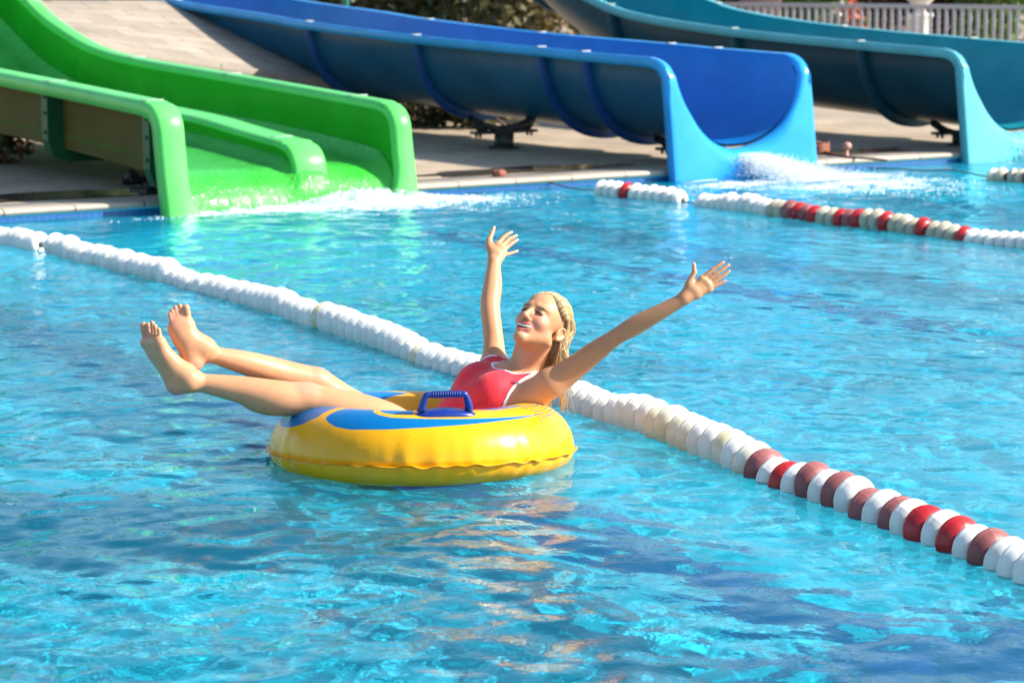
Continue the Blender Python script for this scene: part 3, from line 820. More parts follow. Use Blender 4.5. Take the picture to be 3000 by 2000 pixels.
for tip, prev in LT + RT: paint(tip, (.008,) * 3, (.72, .40, .31), .5)
ca_ = body.data.attributes.new('tone', 'FLOAT_COLOR', 'POINT')
ca_.data.foreach_set('color', np.concatenate([col, np.ones((len(V), 1))], 1).astype(np.float32).ravel())

# finger nails of both hands, toenails are not seen
nail = Mat('nail').set(Base_Color=(.70, .40, .34, 1), Roughness=.25).m
d_back = nrmz(np.array([0, -1, .35]))
for tip, prev in RT:
    mb = MB(); ax = nrmz(tip - prev); nn = nrmz(d_back - ax * (d_back @ ax)); sd_ = np.cross(ax, nn)
    g = np.zeros((7, 5, 3))
    for i, a in enumerate(np.linspace(-.006, .0065, 7)):
        for j_, b in enumerate(np.linspace(-1, 1, 5)):
            w = .0040 * (1 - .25 * (a > .005)); g[i, j_] = tip + ax * a + sd_ * b * w + nn * (.0052 - .0018 * b * b - .0012 * (i == 0) - .0016 * max(0, i - 4))
    mb.grid(g); mb.build('finger_nail', nail, root)
# --- swimsuit: the body grown outwards, cut by the lines of the suit, with a white edge
X, Y, Z = np.meshgrid(*[BF.lo[i] + BF.h * np.arange(BF.n[i], dtype=np.float32) for i in range(3)], indexing='ij', sparse=True)
lo = pel - .22; hi = nb + .22
lo = np.minimum(pel, nb) - .25; hi = np.maximum(pel, nb) + .2
sl_, (X, Y, Z) = BF.sub(lo, hi)
dx, dy, dz = X - pel[0], Y - pel[1], Z - pel[2]
n_ = dx * TN[0] + dy * TN[1] + dz * TN[2]; s_ = dx * TSv[0] + dy * TSv[1] + dz * TSv[2]; t_ = dx * TT[0] + dy * TT[1] + dz * TT[2]
as_ = np.abs(s_)
front = np.clip((n_ + .02) / .06, 0, 1)
neck = TL - .012 - .075 * front * np.clip(1 - (as_ / .088) ** 2, 0, 1) ** .8 - .04 * (1 - front) * np.clip(1 - (as_ / .085) ** 2, 0, 1)
down_ = TL - .02 - t_
armh = as_ - .35 * n_ - (.086 + .42 * np.clip(down_, -.05, .3))
edge = np.maximum(armh, t_ - neck - 4 * np.clip(as_ - .07, 0, None))
edge = np.maximum(edge, np.minimum(t_ - (TL - .01), n_ - .065))          # never on the chin
edge = np.maximum(edge, t_ - (TL + .035)); edge = np.maximum(edge, .06 + .55 * as_ - (t_ + .06))
ge = np.gradient(edge, BF.h); edge = edge / np.clip(np.sqrt(ge[0] ** 2 + ge[1] ** 2 + ge[2] ** 2), .6, 3.0)
bf = BF.f[sl_]
suit = np.maximum(bf - .0032, edge)
VS, QS = surface(np.ascontiguousarray(suit.astype(np.float32)), BF.lo + BF.h * np.array([q.start for q in sl_]), BF.h)
VS = relax(VS, QS, 1, .4)
red = Mat('red_swimsuit'); v_ = red.coords()
red.l(red.ramp(red.noise(v_, 18, 4), [(.3, (.70, .026, .042)), (.7, (.80, .04, .06))]), red.p.inputs['Base Color'])
red.p.inputs['Specular IOR Level'].default_value = .25; red.set(Roughness=.62, Sheen_Weight=.1); red.bump(red.noise(red.coords((1, 1, 1)), 26, 3, .5, 1.2), .18, .012)
sw = mesh_obj('swimsuit', VS, QS[:, ::-1], red.m, root)
trim = np.maximum(bf - .0046, np.abs(edge + .0035) - .0040); trim = np.maximum(trim, np.maximum(np.maximum(.12 - t_, t_ - TL - .022), np.minimum(t_ - (TL - .03), n_ - .06)))
VT, QT = surface(np.ascontiguousarray(trim.astype(np.float32)), BF.lo + BF.h * np.array([q.start for q in sl_]), BF.h)
VT = relax(VT, QT, 1, .4)
white = Mat('white_trim').set(Base_Color=(.80, .80, .84, 1), Roughness=.6).m
mesh_obj('trim', VT, QT[:, ::-1], white, sw)
# --- face pieces
dark = Mat('lash').set(Base_Color=(.03, .016, .010, 1), Roughness=.6).m
brow = Mat('brow_hair').set(Base_Color=(.15, .075, .04, 1), Roughness=.9).m
enam = Mat('enamel').set(Base_Color=(.95, .90, .80, 1), Roughness=.3).m
for sg in (-1, 1):
    mb = MB(); mb.tube([hd(.0895, sg * .0185, .000), hd(.0918, sg * .026, .0035), hd(.0905, sg * .034, .0035), hd(.0845, sg * .0455, -.0015)], [.0010, .0026, .0026, .0010], 6)
    mb.build('eyelashes', dark, root)
    mb = MB(); mb.tube([hd(.0950, sg * .0145, .019), hd(.0930, sg * .026, .0235), hd(.0862, sg * .039, .0245), hd(.0740, sg * .0500, .0185)], [.0024, .0042, .0036, .0012], 8, flat=.5)
    mb.build('eyebrow', brow, root)
mb = MB()
for k in range(-5, 6):
    a = k * .0053; f_ = .0968 - 11.0 * a * a
    mb.box(hd(f_, a, -.0612 + 5.5 * a * a), (.004, .0051, .0096 - abs(k) * .0007), HR, .0012)
mb.build('teeth', enam, root)
# --- hair: a wet swept-back cap and strands hanging behind the shoulder
hm = Mat('wet_blond_hair'); vv_ = hm.coords((1, 1, 1))
uvn = hm.n('Attribute', _attribute_name='shade')
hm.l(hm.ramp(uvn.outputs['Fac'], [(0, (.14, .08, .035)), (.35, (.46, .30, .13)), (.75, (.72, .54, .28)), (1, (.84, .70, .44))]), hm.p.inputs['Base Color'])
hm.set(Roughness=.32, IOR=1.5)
g = np.random.default_rng(5)
mb = MB(); sh = []
def strand(pts, r0, r1, shade, seg=5):
    pts = np.array(pts); n = 12
    t = np.linspace(0, len(pts) - 1, n); q = np.vstack([2 * pts[0] - pts[1], pts, 2 * pts[-1] - pts[-2]]); out = []
    for x in t:
        i = min(int(x), len(pts) - 2); u = x - i; a, b, c, d = q[i:i + 4]
        out.append(.5 * ((2 * b) + (-a + c) * u + (2 * a - 5 * b + 4 * c - d) * u * u + (-a + 3 * b - 3 * c + d) * u ** 3))
    k0 = mb.n; mb.tube(out, np.concatenate([np.linspace(r0 * .35, r0, 4), np.linspace(r0, r1, n - 4)]), seg, flat=.6)
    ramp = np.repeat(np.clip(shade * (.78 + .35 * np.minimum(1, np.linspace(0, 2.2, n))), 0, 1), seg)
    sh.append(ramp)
def shell(th, ph, off=.006):
    """point over the skull: th from forehead (0) over crown to nape, ph sideways"""
    f_ = math.cos(th) ; u_ = math.sin(th)
    return hd(-.010 + (.098 + off) * f_ * math.cos(ph), (.0745 + off) * math.sin(ph), .036 + (.082 + off) * u_ * math.cos(ph) ** .8)
down = np.array([0, 0, -1.0])
N = 1300
for i in range(N):
    ph = math.asin(np.clip(-1 + 2 * (i + .5) / N, -1, 1)) * .98
    a0 = math.radians(48 - 44 * abs(math.sin(ph)) ** 2.6)          # hair line
    pts = []; off = .003 + .004 * g.random()
    for th in np.linspace(a0 - .02 + .05 * g.normal(), math.radians(200), 7):
        pts.append(shell(th, ph * (1 - .25 * max(0, th - 1.6) / 1.9), -.002 + (off + .006 + .004 * math.sin(th)) * min(1, .15 + (th - a0) * 1.8)))
    p = pts[-1]; L = .10 + .06 * g.random()
    side = HR[:, 1] * math.sin(ph)
    pts.append(p + down * .05 + side * .006); pts.append(p + down * L * .6 + g.normal(size=3) * .006); pts.append(p + down * L + g.normal(size=3) * .012)
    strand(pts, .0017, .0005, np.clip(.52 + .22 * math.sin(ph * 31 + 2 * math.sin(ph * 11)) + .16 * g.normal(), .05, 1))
# side hair running behind the near ear and falling on the shoulder
for i in range(520):
    q = i / 519
    a = shell(math.radians(40 + 55 * q), math.radians(58 - 12 * q + 8 * g.normal()), .007 + .006 * g.random())
    b = hd(-.040 - .03 * q + .006 * g.normal(), .083 - .004 * q + .004 * g.normal(), .035 + .02 * q)
    c = hd(-.055 - .03 * q + .006 * g.normal(), .079 + .005 * g.normal(), -.03)
    L = .075 + .075 * g.random() + (.10 if g.random() < .04 else 0)
    d = c + down * .08 + np.array([.012 * g.normal() + .01, .008 * g.normal(), 0]); e = c + down * L + np.array([.018 * g.normal() + .008, .012 * g.normal(), 0])
    strand([a, b, c, d, e], .0016, .0005, np.clip(.60 + .2 * math.sin(q * 60) + .18 * g.normal(), .05, 1), 4)
# long wet locks that reach the ring
for x0, x1, n in ((1610, 1611, 7), (1645, 1647, 9)):
    for i in range(n):
        a = hd(-.07, .07, -.05) + g.normal(size=3) * .006; top = J(x0 + 3 * g.normal(), 1100, 8.97); e = J(x1 + 4 * g.normal(), 1190 + 20 * g.random(), 8.95)
        strand([a, top, (top + e) / 2 + g.normal(size=3) * .003, e], .0032, .0008, .30 + .1 * g.normal())
# cap under the strands so no scalp shows
cap = np.zeros((26, 31, 3))
for i, q in enumerate(np.linspace(0, 1, 26)):
    for j_, ph in enumerate(np.linspace(-1.25, 1.25, 31)):
        a0 = math.radians(50 - 42 * abs(math.sin(ph)) ** 2.6); cap[i, j_] = shell(a0 + (math.radians(205) - a0) * q, ph, -.004 + .0075 * min(1, q * 7))
k0 = mb.n; mb.grid(cap); sh.append(np.full(26 * 31, .42))
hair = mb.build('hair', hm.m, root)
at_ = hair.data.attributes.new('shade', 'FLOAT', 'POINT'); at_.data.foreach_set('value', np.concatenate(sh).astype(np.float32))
# ---------------------------------------------------------------- float ring
T0 = np.array([-.315, 8.75, .034]); TRm, Tr, Trv = .365, .165, .165
ct, st = math.cos(math.radians(-4.5)), math.sin(math.radians(-4.5)); TRM = np.array([[1, 0, 0], [0, ct, -st], [0, st, ct]])
def ring_pt(th, ph, off=0.0):
    th, ph = np.broadcast_arrays(th, ph)
    return T0 + np.stack([(TRm + (Tr + off) * np.cos(ph)) * np.cos(th), (TRm + (Tr + off) * np.cos(ph)) * np.sin(th), (np.where(np.sin(ph) > 0, Trv, .095) + off) * np.sin(ph)], -1) @ TRM.T
NT, NP = 720, 240
th = np.linspace(-np.pi, np.pi, NT, endpoint=False); ph = np.linspace(-np.pi, np.pi, NP, endpoint=False)
TH, PH = np.meshgrid(th, ph, indexing='ij')
g = np.random.default_rng(3)
pl = np.zeros(NT)
for k, a in ((26, 1), (31, .8), (37, .8), (44, .6), (19, .5), (58, .5)): pl += a * np.sin(k * th + g.random() * 6.28)
pl /= 1.7
fade_up = np.exp(-np.clip(PH, 0, None) / .30) * (PH >= 0); fade_dn = np.exp(np.clip(PH, None, 0) / .36) * (PH < 0)
off = pl[:, None] * (fade_up * .0026 + fade_dn * .0042)
off += .0015 * np.sin(3 * TH + 1) - .004 * np.exp(-(PH / .05) ** 2)
# dents where thigh, calf and back press
for (dth, dph, ww, aa) in ((math.radians(170), math.radians(92), .28, .012), (math.radians(20), math.radians(110), .35, .014)):
    d = ((TH - dth + np.pi) % (2 * np.pi) - np.pi) * TRm; e = (PH - dph) * Tr
    off -= aa * np.exp(-(d * d + e * e) / (ww * .5) ** 2)
def poly_sd(pts):
    """signed distance (positive inside) to a polygon drawn on the ring: degrees round, degrees up"""
    p = np.radians(np.array(pts, float)); P = np.stack([p[:, 0] * .42, p[:, 1] * Tr], -1)
    x = TH * .42; y = PH * Tr; best = np.full(TH.shape, 9.0); ins = np.zeros(TH.shape, bool)
    for i in range(len(P)):
        a, b = P[i], P[(i + 1) % len(P)]; ab = b - a
        t = np.clip(((x - a[0]) * ab[0] + (y - a[1]) * ab[1]) / (ab @ ab), 0, 1)
        best = np.minimum(best, np.hypot(x - a[0] - t * ab[0], y - a[1] - t * ab[1]))
        c = ((a[1] > y) != (b[1] > y)) & (x < (b[0] - a[0]) * (y - a[1]) / (b[1] - a[1] + 1e-12) + a[0]); ins ^= c
    return np.where(ins, best, -best)
sw_ = [(-133, 62), (-132.5, 56), (-129, 50), (-124, 44.5), (-117, 42), (-101.5, 44), (-78.5, 49.5), (-52, 54.5), (-22, 57.2), (-64, 61.5), (-90.5, 63.5), (-101.5, 65), (-107.5, 70), (-112, 79), (-114, 96), (-114, 118), (-120, 130), (-128, 118), (-131, 95), (-132, 75)]
sd_all = poly_sd(sw_)
sd_all = np.maximum(sd_all, poly_sd([(-110.5, 128), (-110.5, 96), (-109, 84), (-106, 76.5), (-101, 72.5), (-92, 72.5), (-92, 100), (-95, 124)]))
sd_all = np.maximum(sd_all, poly_sd([(-58, 100), (-56, 88), (-50, 82), (-20, 84), (-34, 96)]))
mir = lambda P: [(-a - 286 if -a - 286 > -180 else -a + 74, b) for a, b in P]
sd_all = np.maximum(sd_all, poly_sd([(-178, 44), (-172, 38), (-162, 34.5), (-151.5, 36), (-143, 44.5), (-138, 57), (-137, 80), (-139, 110), (-150, 130), (-165, 125), (-176, 100), (-179, 70)]))
sd_all = np.maximum(sd_all, poly_sd([(129, 128), (130, 96), (126, 84), (118, 88), (99, 104), (112, 112), (122, 121)]))
sd_all = np.maximum(sd_all, poly_sd([(96, 62), (84, 70), (60, 62), (40, 56), (70, 54), (90, 55)]))
yl = Mat('yellow_vinyl'); at = yl.n('Attribute', _attribute_name='print')
fac = yl.math('MULTIPLY_ADD', at.outputs['Fac'], 900.0, .5); fac.node.use_clamp = True
vy = yl.coords()
ybase = yl.ramp(yl.noise(vy, 4, 4), [(.3, (.81, .36, .004)), (.7, (.86, .415, .006))])
yl.l(yl.mix(fac, ybase, (.0, .15, .40)), yl.p.inputs['Base Color'])
yl.p.inputs['Specular IOR Level'].default_value = .35
yl.set(Roughness=.26, IOR=1.5, Subsurface_Weight=.22, Subsurface_Scale=.05)
yl.p.inputs['Subsurface Radius'].default_value = (1, .55, .1)
vo = yl.n('TexVoronoi', Scale=70.0); yl.l(vy, vo.inputs['Vector'])
dr = yl.math('MULTIPLY', yl.ramp(vo.outputs['Distance'], [(0, (1, 1, 1)), (.3, (0, 0, 0))]), yl.ramp(yl.noise(vy, 7, 3), [(.55, (0, 0, 0)), (.62, (1, 1, 1))]))
vn = yl.n('TexVoronoi', Scale=13.0, _feature='DISTANCE_TO_EDGE'); yl.l(yl.coords((1, 1, 1.6)), vn.inputs['Vector'])
cr = yl.math('MULTIPLY', yl.ramp(vn.outputs['Distance'], [(0, (1, 1, 1)), (.03, (0, 0, 0))]), yl.ramp(yl.noise(vy, 5, 2), [(.56, (0, 0, 0)), (.66, (1, 1, 1))]))
yl.bump(yl.math('MAXIMUM', dr, cr), .5, .002)
i = np.arange(NT)[:, None] * NP + np.arange(NP)[None]; ri = np.roll(i, -1, 0); ui = np.roll(i, -1, 1); rui = np.roll(ri, -1, 1)
ring = empty('float_ring', tuple(T0)); tag(ring, 'big yellow inflatable swim ring with blue swooshes carrying the woman', 'swim ring')
rv = ring_pt(TH, PH, off)
ringm = mesh_obj('inflated_tube', rv.reshape(-1, 3), np.stack([i, ri, rui, ui], -1).reshape(-1, 4), yl.m, ring)
a_ = ringm.data.attributes.new('print', 'FLOAT', 'POINT'); a_.data.foreach_set('value', sd_all.astype(np.float32).ravel())
# welded seam: a thin crinkled fin round the equator
n = 900; t = np.linspace(-np.pi, np.pi, n); wv = np.interp(t, th, pl, period=2 * np.pi)
w2 = np.sin(23 * t + 2 * np.sin(7 * t)) + .7 * np.sin(47 * t + 1)
rows = []
for o, k in ((-.010, .2), (.003, .6), (.010, .9), (.0125, 1.0), (.0122, 1.06), (.003, .7)):
    rows.append(T0 + np.stack([(TRm + Tr + o) * np.cos(t), (TRm + Tr + o) * np.sin(t), (.0020 * w2 + .0016 * wv) * k * 1.15 - .001 * (k == 1.06)], -1) @ TRM.T)
ys = Mat('yellow_seam').set(Base_Color=(.76, .33, .004, 1), Roughness=.3).m
mb = MB(); mb.grid(np.array(rows).transpose(1, 0, 2)[:, ::-1]); mb.build('seam', ys, ring)
# handle: an oval foot, two legs and a ribbed grip, on the near side of the ring's top
hb = Mat('navy_rubber').set(Base_Color=(.006, .028, .22, 1), Roughness=.28).m
thc, phc = math.radians(-76.5), math.radians(79)
c0 = ring_pt(thc, phc, 0.0); tang = nrmz(ring_pt(thc + .01, phc) - ring_pt(thc - .01, phc)); nn = nrmz(ring_pt(thc, phc, .01) - c0); sdv = np.cross(nn, tang)
handle = empty('handle', tuple(c0)); handle.parent = ring; handle.matrix_parent_inverse = Matrix.Translation(ring.location).inverted()
mb = MB(); prof = [(1.0, -.004), (1.0, .004), (.93, .010), (.8, .013), (0.01, .014)]
vv = []; m = 40; q = np.linspace(0, 2 * np.pi, m, endpoint=False)
for s, hgt in prof:
    cx = np.cos(q); sx = np.sin(q)
    ex = .108 * s * np.sign(cx) * np.abs(cx) ** .75; ey = .036 * s * np.sign(sx) * np.abs(sx) ** .85
    drop = -.5 * (ex ** 2) / .42 - .5 * ey ** 2 / Tr
    vv.append(c0 + ex[:, None] * tang + ey[:, None] * sdv + (hgt + drop)[:, None] * nn)
f = [(a * m + b, a * m + (b + 1) % m, (a + 1) * m + (b + 1) % m, (a + 1) * m + b) for a in range(len(prof) - 1) for b in range(m)]
mb.add(np.concatenate(vv), f); mb.build('foot_plate', hb, handle)
mb = MB()
path = []; radii = []
for a in np.linspace(0, 1, 46):
    x = -1 + 2 * a; ax = abs(x)
    if ax > .60: k = (ax - .60) / .40; px_ = np.sign(x) * (.060 + .022 * k ** 1.0 + .0 * k); pz = .058 * (1 - k ** 2.2) + .006; r = .0105 + .0075 * max(0, k - .35) ** 1.2
    else: px_ = x / .60 * .060; pz = .064 - .0015 * (x / .6) ** 2 - (.0 if ax < .5 else 0); r = .0105
    path.append(c0 + tang * px_ + nn * pz); radii.append(r)
mb.tube(path, np.array(radii), 14); mb.build('grip_arch', hb, handle)
mb = MB()
for x in np.linspace(-.045, .045, 12):
    ctr = c0 + tang * x + nn * .0635
    mb.lathe([(.008, -.0034), (.0125, -.0022), (.0136, 0), (.0125, .0022), (.008, .0034)], ctr, tang, 16)
mb.build('grip_ribs', hb, handle)
# small faded warning print at the right end, too small to read
ink = Mat('faded_navy_ink').set(Base_Color=(.10, .12, .30, 1), Roughness=.5).m
mb = MB(); g = np.random.default_rng(9)
for row in range(7):
    p0 = math.radians(46 + row * 5.2); x = -30.0
    while x < 2 - row * 2:
        w = .5 + 1.1 * g.random()
        if g.random() < .72:
            a, b = math.radians(x), math.radians(x + w); h = math.radians(1.7)
            if row in (5,): h = math.radians(2.6)
            mb.add([ring_pt(a, p0, .0012), ring_pt(b, p0, .0012), ring_pt(b, p0 + h, .0012), ring_pt(a, p0 + h, .0012)], [(0, 1, 2, 3)])
        x += w + .5
mb.build('warning_print', ink, ring)

# ---------------------------------------------------------------- lane ropes
def float_mesh(name, mat):
    prof = [(.016, -.034), (.030, -.0390), (.046, -.0365), (.060, -.027), (.0705, -.0125), (.0738, -.0055), (.0772, -.0035), (.0772, .0035), (.0738, .0055), (.0705, .0125), (.060, .027), (.046, .0365), (.030, .0390), (.016, .034), (.016, -.034)]
    seg = 96; v = []; f = []
    t = np.linspace(0, 2 * np.pi, seg, endpoint=False)
    ribs = np.exp(-((((t * 4 / (2 * np.pi)) % 1) - .5) / .035) ** 2) * .0011
    for r, h in prof:
        rr = r + ribs * (r > .03); v.append(np.stack([np.full(seg, h * 1.07), rr * np.cos(t), rr * np.sin(t)], -1))
    n = len(prof)
    for a in range(n - 1):
        for b in range(seg):
            c = (b + 1) % seg; f.append((a * seg + b, (a + 1) * seg + b, (a + 1) * seg + c, a * seg + c))
    me = bpy.data.meshes.new(name); me.from_pydata([tuple(q) for q in np.concatenate(v)], [], f)
    me.polygons.foreach_set('use_smooth', np.ones(len(me.polygons), bool)); me.materials.append(mat); me.update()
    return me
def plast(name, a, b, rough=.4):
    m = Mat(name); vec = m.coords((1, 1, 1)); oi = m.n('ObjectInfo')
    sh = m.n('VectorMath', _operation='ADD'); m.l(vec, sh.inputs[0]); m.l(oi.outputs['Random'], sh.inputs[1])
    nz = m.noise(sh.outputs[0], 9, 4, .6); m.l(m.ramp(nz, [(.35, a), (.68, b)]), m.p.inputs['Base Color'])
    m.set(Roughness=rough, Subsurface_Weight=.06, Subsurface_Scale=.02); m.bump(m.noise(vec, 40, 3), .12, .004); return m.m
FL = {'white': float_mesh('white_float', plast('white_plastic', (.70, .675, .62), (.80, .78, .73))),
      'cream': float_mesh('cream_float', plast('stained_plastic', (.62, .55, .34), (.78, .76, .68))),
      'beige': float_mesh('beige_float', plast('beige_plastic', (.36, .32, .22), (.52, .48, .38))),
      'red': float_mesh('red_float', plast('red_plastic', (.36, .010, .013), (.45, .02, .02), .35)),
      'mauve': float_mesh('mauve_float', plast('faded_red_plastic', (.22, .055, .055), (.31, .10, .095), .5))}
cabm = Mat('rope_fibre').set(Base_Color=(.10, .12, .08, 1), Roughness=.8).m
def lane_rope(label, uv, gaps, colour, pitch, v_lo, v_hi, seed, nmax=100):
    g = np.random.default_rng(seed)
    p = np.array(uv, float)
    uf = lambda v: np.interp(v, *_sm(p))
    # arc-length stepping along v
    vs_, s = [], v_lo
    while s < v_hi:
        vs_.append(s); du = (uf(s + .05) - uf(s)) / .05; s += pitch / math.hypot(1, du)
    root = empty('lane_rope', tuple(W(float(uf(v_hi - 2)), v_hi - 2, 0))); tag(root, label, 'lane rope', 'lane ropes floating across the pool')
    line = [W(float(uf(v)), v, .022 + float(rope_z(v, seed))) for v in np.linspace(v_lo - .5, v_hi + .3, 160)]
    mb = MB(); mb.tube(line, .006, 6); mb.build('cable', cabm, root)
    items = []
    for v in vs_:
        if any(a < v < b for a, b in gaps): continue
        pt = W(float(uf(v)) + .004 * g.normal(), v, .026 + float(rope_z(v, seed)) + .005 * g.normal())
        items.append((np.linalg.norm(pt - CAMP), pt, v, colour(pt, g)))
    if seed == 3:                                # alternating coloured floats at the near end
        k0 = min(range(len(items)), key=lambda i: abs(pxx(items[i][1]) - 2249))
        for j, ch in enumerate('mwrwmwmwmwmwrwrwmwww'):
            if k0 + j < len(items): items[k0 + j] = items[k0 + j][:3] + ({'m': 'mauve', 'w': 'white', 'r': 'red'}[ch],)
    items.sort(key=lambda q: q[0])
    far = MB(); shown = 0
    for k, (d, pt, v, c) in enumerate(items):
        t = nrmz(W(float(uf(v + .03)), v + .03, rope_z(v + .03, seed)) - W(float(uf(v - .03)), v - .03, rope_z(v - .03, seed)))
        q = Vector(tuple(t)).to_track_quat('X', 'Z').to_matrix() @ Matrix.Rotation(g.normal() * .035, 3, 'Z') @ Matrix.Rotation(g.normal() * .035, 3, 'Y') @ Matrix.Rotation(g.random() * 6.28, 3, 'X')
        sc = 1.0 + .03 * g.normal() * 0.6
        if -60 < pxx(pt) < 3060: shown += 1
        if shown <= nmax and -60 < pxx(pt) < 3060:
            o = bpy.data.objects.new('float', FL[c]); COL.objects.link(o)
            o.parent = root; o.matrix_parent_inverse = Matrix.Translation(root.location).inverted()
            o.matrix_basis = Matrix.Translation(Vector(tuple(pt))) @ (q * sc).to_4x4()
            if c in ('red', 'mauve'): o['label'] = 'bright red float' if c == 'red' else 'faded mauve float'
        else:
            me = FL[c]; co = np.zeros(len(me.vertices) * 3, np.float32); me.vertices.foreach_get('co', co)
            far.add(co.reshape(-1, 3) @ np.array(q).T + pt, [tuple(pl_.vertices) for pl_ in me.polygons])
    if far.v:
        o = far.build('distant_floats', FL['white'].materials[0], root); o['kind'] = 'stuff'
    return root
def _sm(p):
    c = smooth_curve(p[:, ::-1], 200); return c[:, 0], c[:, 1]
def rope_z(v, seed):
    return .012 * np.sin(v * 2.1 + seed) + .010 * np.sin(v * 4.7 + 2 * seed) + .006 * np.sin(v * 9.1 + seed)
def pxx(pt):
    Qv = pt - CAMP; return 1500 + F_PX * (Qv @ RTV) / (Qv @ FWD)
def near(x, lst, w): return any(abs(x - q) < w for q in lst)
def col1(pt, g):
    x = pxx(pt)
    if x > 2215: return 'white'
    if 1900 < x < 2170 and g.random() < .45: return 'cream'
    return 'cream' if g.random() < .03 else 'white'
lane_rope('long white lane rope beside the swim ring, red and mauve floats at its near end', [(-3.62, -.4), (-3.60, .9), (-3.60, 1.75), (-3.60, 3.0), (-3.64, 4.2), (-3.78, 5.4), (-3.93, 6.7), (-4.02, 7.7), (-4.14, 8.5), (-4.27, 9.2), (-4.48, 10.35), (-4.75, 11.6), (-4.9, 13.2)], [(1.60, 1.76)], col1, .083, -.0, 13.0, 3)
REDS = (1838, 2318, 2335, 2350, 2369, 2386, 2427, 2467, 2484, 2503, 2522, 2600, 2641, 2664, 2706, 2831)
def col2(pt, g):
    x = pxx(pt)
    if near(x, REDS, 9.5): return 'red' if near(x, (1838, 2335, 2350, 2522, 2831, 2600), 9) or g.random() < .4 else 'mauve'
    if 2250 < x < 2838: return 'beige'
    return 'white'
lane_rope('farther lane rope from the blue slide, white then beige and red floats', [(1.16, -.2), (1.16, .65), (1.28, 1.4), (1.30, 1.75), (1.25, 2.9), (1.30, 4.45), (1.36, 6), (1.40, 10), (1.3, 13.2)], [(-.3, .60), (1.42, 1.62)], col2, .083, .0, 13.0, 8)
lane_rope('lane rope at the right frame edge below the teal slide, cream and mauve floats', [(4.3, .2), (4.31, 1.45), (4.36, 1.7), (4.42, 3), (4.4, 8), (4.4, 13.2)], [(-.5, 1.40)], lambda pt, g: 'cream' if pxx(pt) < 2935 else ('mauve' if (int(pxx(pt) / 17) % 2) else 'beige'), .083, .0, 13.0, 5)
# ---------------------------------------------------------------- deck, coping, ramp
def stone(name, a, b, sx=.6, sy=.3, mortar=(.10, .085, .065), rough=.75, rot=0.0):
    m = Mat(name); vec = m.coords(rot=(0, 0, -ANG + rot))
    br = m.n('TexBrick', Scale=1.0); br.inputs['Brick Width'].default_value = sx; br.inputs['Row Height'].default_value = sy
    br.inputs['Mortar Size'].default_value = .006; br.inputs['Color1'].default_value = (*a, 1); br.inputs['Color2'].default_value = (*b, 1); br.inputs['Mortar'].default_value = (*mortar, 1)
    m.l(vec, br.inputs['Vector'])
    n1 = m.noise(m.coords((1, 1, 1)), 1.1, 6, .65); n2 = m.noise(m.coords((1, 1, 1)), 30, 3)
    c = m.mix(1.0, br.outputs[0], m.ramp(n1, [(.3, (.70, .68, .66)), (.7, (1.08, 1.05, 1.0))]), 'MULTIPLY')
    c = m.mix(.25, c, m.ramp(n2, [(.3, (.7, .7, .7)), (.7, (1.1, 1.1, 1.1))]), 'MULTIPLY')
    m.l(c, m.p.inputs['Base Color']); m.set(Roughness=rough)
    m.bump(m.math('ADD', m.math('MULTIPLY', br.outputs[1], -1.0), m.math('MULTIPLY', n2, .3)), .3, .006)
    return m
DK = stone('sandstone_paving', (.47, .375, .275), (.40, .32, .235)).m
deck = MB()
ring_ = [(-60, -80), (90, -80), (90, 0.06 - .36), (-60, 0.06 - .36)]
deck.add([W(-60, -80, DECK_Z), W(90, -80, DECK_Z), W(90, -.30, DECK_Z), W(-60, -.30, DECK_Z)], [(0, 3, 2, 1)])
tag(deck.build('deck', DK, smooth=False), kind='structure')
mb = MB(); mb.add([W(-60, POOL_V1 + .3, DECK_Z), W(90, POOL_V1 + .3, DECK_Z), W(90, 60, DECK_Z), W(-60, 60, DECK_Z)], [(0, 3, 2, 1)])
for a, b in ((-60, POOL_U0 - .3), (POOL_U1 + .3, 90)): mb.add([W(a, -.3, DECK_Z), W(b, -.3, DECK_Z), W(b, POOL_V1 + .3, DECK_Z), W(a, POOL_V1 + .3, DECK_Z)], [(0, 3, 2, 1)])
tag(mb.build('pavement', DK, smooth=False), kind='structure')
CP = stone('pale_coping', (.52, .46, .38), (.46, .40, .33), .5, 3.0, rough=.6).m
mb = MB()
def cop(a, b, inn):      # rounded nose strip
    pass
prof = [(-.32, DECK_Z - .06), (-.32, DECK_Z + .006), (.0, DECK_Z + .006), (.022, DECK_Z), (.03, DECK_Z - .014), (.022, DECK_Z - .032), (.0, DECK_Z - .038)]
uu = np.linspace(POOL_U0 - .3, POOL_U1 + .3, 60)
mb.grid(np.array([[W(u, v, z) for v, z in prof] for u in uu])[:, ::-1])
mb.grid(np.array([[W(u, POOL_V1 - v, z) for v, z in prof] for u in uu]))
vv_ = np.linspace(0, POOL_V1, 40)
mb.grid(np.array([[W(POOL_U0 + v, q, z) for v, z in prof] for q in vv_])); mb.grid(np.array([[W(POOL_U1 - v, q, z) for v, z in prof] for q in vv_])[:, ::-1])
tag(mb.build('kerb', CP), kind='structure')
# band of dark tiles just under the coping on the far wall
mb = MB(); mb.add([W(POOL_U0, .004, -.16), W(POOL_U1, .004, -.16), W(POOL_U1, .004, .028), W(POOL_U0, .004, .028)], [(0, 1, 2, 3)])
tag(mb.build('tile_band', tile_mat('waterline_mosaic', (.012, .10, .30)), smooth=False), kind='structure')
